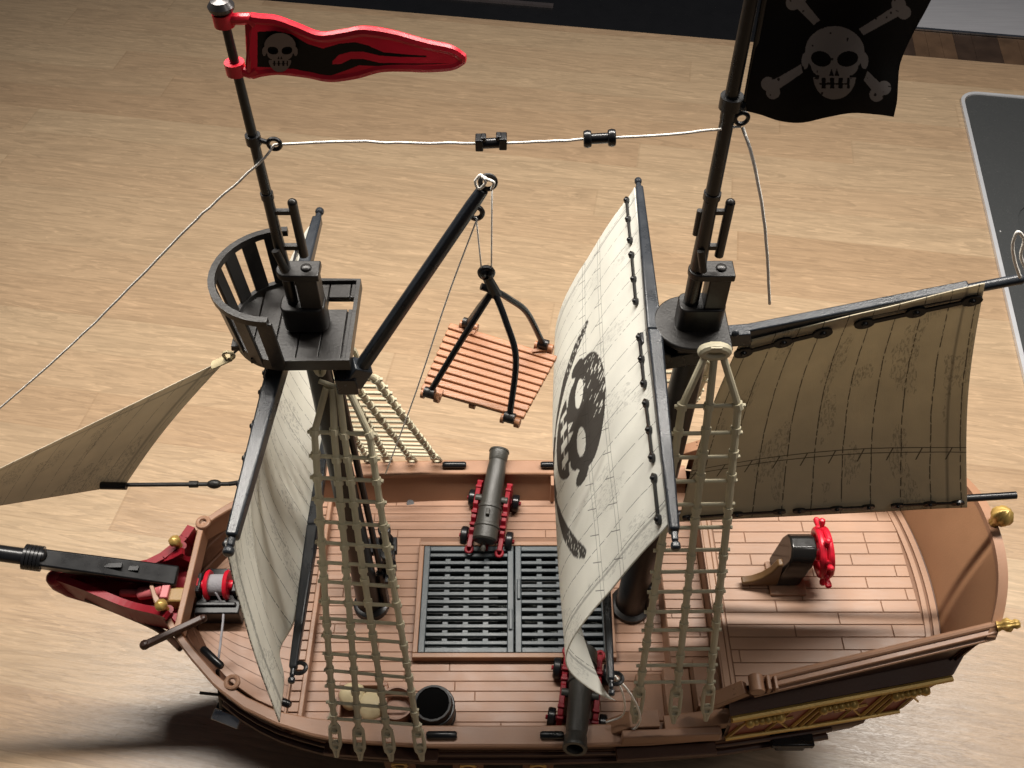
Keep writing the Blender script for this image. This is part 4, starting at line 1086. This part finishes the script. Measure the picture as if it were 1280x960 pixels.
# hoist strings
string('string', [BK+Vector((.05, -.1, -.2)), py(560, 370, 29.6), py(520, 490, 28.3), py(482, 592, 27.4)], 'thin hoist string slanting from the boom down to the deck', r=.035, mat='string', wob=.01)
hook = py(608, 343, 30.7)
string('string', [BK+Vector((.0, -.05, -.2)), hook+Vector((-.2, 0, .2))], 'thin left string holding up the cargo platform', r=.035, wob=0, n=3)
string('string', [py(615, 233), hook+Vector((.22, 0, .2))], 'thin right string holding up the cargo platform', r=.035, wob=0, n=3)
string('string', [py(614, 238, 30.5), py(617, 228, 30.4), py(608, 224, 30.5), py(601, 219, 30.6), py(594, 227, 30.6), py(599, 236, 30.5), py(607, 228, 30.3), py(603, 221, 30.4), py(611, 226, 30.3)], 'white string knotted round the tip of the cargo boom', r=.06, n=6)
string('string', [ML and pz(769, 845, 22.6), pz(778, 866, 21), pz(781, 885, 17), pz(776, 896, 14), pz(758, 903, 12.9)], 'short string end lying by the near cannon', r=.055)
string('string', [pz(771, 848, 22.4), pz(784, 862, 21), pz(796, 882, 18), pz(800, 900, 15), pz(793, 911, 13.6), pz(787, 906, 13.4)], 'white string looping from the skull sail yard to the rail', r=.07)
string('string', [wc+Vector((0, -.6, .5)), pz(279, 762, 12), pz(276, 800, 12.6), pz(272, 832, 13.6)], 'grey anchor string running from the winch over the rail', r=.08, mat='greystring', wob=.02)
for k, P in enumerate(([(1275, 347), (1268, 325), (1266, 305), (1272, 290), (1280, 300), (1276, 320)], )):
    string('string', [py(u, v, 30.6) for u, v in P]+[py(1284, 340, 30.5)], 'frayed white string tied to the gaff end at the right edge', r=.07, wob=.02)
# anchor over the near bow
an = empty('anchor', pz(284, 897, 9.0), 'small dark metal anchor hanging in shadow against the bow', 'anchor')
a = pz(272, 838, 12.6); b = pz(277, 885, 9.6)
MB().tube([a, b], .14, 8).tube([pz(250, 866, 11), pz(288, 870, 11)], .1, 8).build('shank', M['iron'], an)
MB().box(pz(283, 898, 9.2), (1.9, .7, .25), rotz(-R(20))@Matrix.Rotation(R(20), 3, 'X')).build('fluke', M['silver'], an, bevel=.05)
MB().box(pz(288, 888, 9.0), (1.9, .5, .3), rotz(-R(20))@Matrix.Rotation(R(20), 3, 'X')).build('fluke', M['iron'], an, bevel=.05)

# ------------------------------------------------------------------ cargo platform
cp = empty('cargo_platform', py(612, 465, 30.7), 'slatted orange-brown platform hanging from the boom by black curved arms', 'cargo platform')
PZ = 34.2
A_, B_, C_, D_2 = pz(563, 404, PZ), pz(526, 488, PZ), pz(654, 524, PZ), pz(697, 446, PZ)   # far left, near left, near right, far right
g = MB(); ns = 10
for i in range(ns):
    f0 = (i+.5)/ns; a, b = A_.lerp(B_, f0), D_2.lerp(C_, f0)
    wd = (A_-B_).length/ns*.78; g.bar(a, b, wd, .22)
pf = g.build('slatted_deck', M['slat'], cp, bevel=.05)
g = MB()
for f in (.14, .5, .86): g.bar(A_.lerp(D_2, f)+Vector((0, 0, -.2)), B_.lerp(C_, f)+Vector((0, 0, -.2)), .3, .22)
g.build('crossbar', M['groove'] if 0 else M['slat'], pf)
HB = py(617, 362, 30.7)
for (u, v), bow in (((537, 491), (-.05, 0, 0)), ((637, 522), (1.0, -.1, .5)), ((679, 430), (.35, .1, .85)), ((585, 404), (0, .1, 0))):
    e = pz(u, v, PZ+.35)
    m_p = HB.lerp(e, .55)+Vector(bow)*.6
    MB().tube(spline([HB, HB.lerp(e, .25)+Vector(bow)*.35, m_p, e.lerp(m_p, .15), e], 6), .15, 10).build('arm', M['black'], cp)
    g = MB(); q = (C_-B_).normalized(); g.tube([e-q*.25, e+q*.25], .26, 12); g.ball(e, .27, 12)
    c_ = g.build('arm_foot', M['iron'], cp)
    g = MB(); e2 = e+Vector((0, 0, -.22))
    g.tube([e2-q*.42, e2-q*.26], .22, 12); g.tube([e2+q*.26, e2+q*.5], .24, 12); g.bar(e2+q*.45, (A_+B_+C_+D_2)/4*.2+e2*.8, .18, .2); g.build('lug', M['slat'], c_)
g = MB(); g.tube([hook+Vector((.28*math.cos(t), 0, .3*math.sin(t)+.1)) for t in [R(20*k) for k in range(18)]], .12, 8, closed=True)
g.ball(hook+Vector((-.12, 0, .1)), .26, 12, sq=(.7, .9, 1.2)); g.ball(hook+Vector((.16, 0, .05)), .24, 12, sq=(.7, .9, 1.2)); g.tube([hook+Vector((0, 0, -.1)), HB, HB+Vector((.1, 0, -.3))], [.22, .26, .28], 10); g.tube([HB+Vector((-.55, 0, .2)), HB+Vector((.1, 0, -.1))], .16, 8)
g.build('hook', M['black'], cp)

# ------------------------------------------------------------------ cannons
def cannon():
    t = empty('cannon', (0, 0, 0), 'black cannon on a red carriage at the far rail, muzzle pointing away', 'cannon', 'deck cannons')
    a, b = Vector((0, -3.0, 1.75)), Vector((0, 3.75, 3.15)); ax = (b-a); L = ax.length
    prof = [(.0, -.75), (.13, -.72), (.2, -.5), (.12, -.3), (.2, -.1), (.75, 0), (.86, .12), (.84, .9), (.9, .98), (.9, 1.15), (.82, 1.2), (.78, 2.3), (.84, 2.36), (.84, 2.55), (.74, 2.6), (.66, 5.4), (.6, 6.0), (.66, 6.1), (.7, 6.75), (.74, L-.15), (.7, L), (.5, L), (.46, L-1.6), (0, L-1.6)]
    MB().lathe(prof, a, ax, 28).build('barrel', M['gun'], t)
    g = MB(); g.tube([(-1.15, .1, 2.3), (1.15, .1, 2.3)], .26, 12); g.box((0, -1.4, 2.98), (.26, .5, .35)); g.build('trunnion', M['gun'], t, bevel=.04)
    for s in (-1, 1):
        g = MB(); prof2 = [(-3.2, .55), (2.0, .55), (2.0, 1.4), (1.5, 2.25), (.6, 2.4), (-.4, 2.3), (-.55, 1.95), (-1.3, 1.9), (-1.45, 1.55), (-2.1, 1.5), (-2.25, 1.2), (-3.2, 1.1)]
        vs = [Vector((s*(1.06+.17*e), p[0], p[1])) for e in (-1, 1) for p in prof2]; n = len(prof2)
        g.add(vs, [tuple(range(n-1, -1, -1)), tuple(range(n, 2*n))]+[(i, (i+1) % n, n+(i+1) % n, n+i) for i in range(n)])
        for y in (-1.7, -.9, 1.0, 1.6): g.box((s*1.06, y, tab([(-2, 1.55), (-.9, 2.0), (1, 2.35), (1.7, 2.0)], y)), (.42, .22, .22))
        g.tube([Vector((s*1.06+.22*math.cos(q), -3.25+.26*math.sin(q), .85)) for q in [2*math.pi*k/14 for k in range(14)]], .12, 8, closed=True)
        g.build('cheek', M['maroon'], t, bevel=.04)
        for y, r in ((-2.1, .66), (1.1, .62)):
            w = MB().lathe([(0, -.24), (r*.9, -.24), (r, -.16), (r, .16), (r*.9, .24), (.28, .24), (.26, .12), (0, .12)], (s*1.58, y, r), (s, 0, 0), 22).build('wheel', M['black'], t)
            MB().tube([(s*1.7, y, r), (s*1.95, y, r)], .14, 10).build('hub', M['maroon'], w)
    g = MB()
    for y, z in ((-2.1, .66), (1.1, .62)): g.box((0, y, z), (2.9, .4, .35))
    g.box((0, -2.6, .95), (.5, 1.2, .3)); g.box((0, -1.2, 1.0), (1.9, 1.0, .3)); g.build('axle_bed', M['maroon'], t, bevel=.04)
    return t
c1_ = cannon(); c1_.location = Vector((-1.45, 37.6, 10.02))*K; c1_.rotation_euler.z = R(-8.5)
c2_ = copy_tree(c1_); c2_.location = Vector((4.15, 23.7, 10.02))*K; c2_.rotation_euler.z = R(172)
c2_['label'] = 'black cannon on a red carriage under the skull sail, muzzle over the near rail'

# ------------------------------------------------------------------ barrel, chest and bucket
bc = pz(544, 899, 10.05)
t = empty('open_barrel', bc, 'black open barrel standing on the deck by the near rail', 'barrel')
MB().lathe([(0, 0), (1.0, 0), (1.25, .8), (1.3, 1.4), (1.22, 2.1), (1.12, 2.6), (1.0, 2.6), (1.0, 2.45)], bc, (0, 0, 1), 30, ribs=15, ra=.008).build('staves', plastic('matte_black', (.008, .008, .008), .5), t)
MB().lathe([(1.005, 2.5), (1.05, 1.4), (.9, .2), (0, .2)], bc, (0, 0, 1), 30).build('shaded_inside', plastic('painted_shade_black', (.003, .003, .003), .9, spec=.05), t)  # inside of the barrel, coloured near-black to paint in the shade of its depth
for h in (.75, 2.0): MB().lathe([(1.3, h-.14), (1.33, h-.1), (1.33, h+.1), (1.28, h+.14)], bc, (0, 0, 1), 30).build('hoop', M['iron'], t)
bq = pz(499, 893, 10.05)
t = empty('bucket', bq, 'pinkish brown bucket behind the shroud foot, beside the black barrel', 'bucket')
MB().lathe([(0, 0), (.85, 0), (1.05, 1.9), (.93, 1.9), (.78, .9), (0, .9)], bq, (0, 0, 1), 26).build('pail', M['chestbrown'], t)
MB().tube([bq+Vector((1.03*math.cos(a), .25, 1.8+.5*math.sin(a))) for a in [R(15*k) for k in range(13)]], .07, 8).build('handle', M['groove'], t)
bx = pz(456, 888, 10.05)
t = empty('supply_crate', bx, 'brown open crate on the near deck behind the rope ladder', 'crate')
g = MB()
for c, d in (((0, -1.1, .75), (3.0, .25, 1.5)), ((0, 1.1, .75), (3.0, .25, 1.5)), ((-1.4, 0, .75), (.25, 2.0, 1.5)), ((1.4, 0, .75), (.25, 2.0, 1.5)), ((0, 0, .15), (2.8, 2.0, .25))): g.box(bx+Vector(c), d)
g.build('box', M['chestbrown'], t, bevel=.06)
def sack(p, r, label, sq):
    g = MB(); n0 = len(g.v); g.ball(p, r, 22, sq=sq)
    for i in range(n0, len(g.v)):
        q = g.v[i]-Vector(p); g.v[i] = Vector(p)+q*(1+.16*noise.noise(q*1.8+Vector(p)))
    o = g.build('sack', M['sack'], None, ang=180); tag(o, label, 'sack', 'pale sacks in the crate'); o.name = 'sack'; return o
s1 = sack(bx+Vector((-.6, .3, 1.5)), .85, 'round pale sack with a rim, in the left of the crate', (1, 1, .8)); s2 = sack(bx+Vector((.6, -.3, 1.4)), .85, 'lumpy pale sack in the right half of the crate', (1, 1.1, .75))

# ------------------------------------------------------------------ light and camera
def area(name, loc, target, sx, sy, power, col, spread=180):
    l = bpy.data.lights.new(name, 'AREA'); l.shape = 'RECTANGLE'; l.size = sx*K; l.size_y = sy*K; l.energy = power; l.color = col
    o = bpy.data.objects.new(name, l); C.objects.link(o); o.location = Vector(loc)*K
    l.spread = R(spread); d = (Vector(target)-Vector(loc)); o.rotation_euler = d.to_track_quat('-Z', 'Y').to_euler(); return o
area('kitchen_strip_lamp', (6, 56, 90), (6, 42, 0), 130, 5, 15, (1, .942, .865), 150)
area('ceiling_lamp', (95, -5, 170), (0, 30, 10), 40, 40, 2.8, (1, .94, .88))
w = bpy.data.worlds.new('World'); bpy.context.scene.world = w; w.use_nodes = True
w.node_tree.nodes['Background'].inputs[0].default_value = (.8, .86, 1, 1); w.node_tree.nodes['Background'].inputs[1].default_value = .035
cam = bpy.data.cameras.new('camera'); co_ = bpy.data.objects.new('camera', cam); C.objects.link(co_)
co_.location = (0, 0, CZ*K); co_.rotation_euler = (TH, 0, 0); cam.sensor_width = 36; cam.lens = F/1280*36; cam.clip_start = .01; cam.clip_end = 50
sc = bpy.context.scene; sc.camera = co_
sc.view_settings.view_transform = 'Standard'; sc.view_settings.look = 'None'; sc.view_settings.exposure = 0; sc.view_settings.gamma = 1
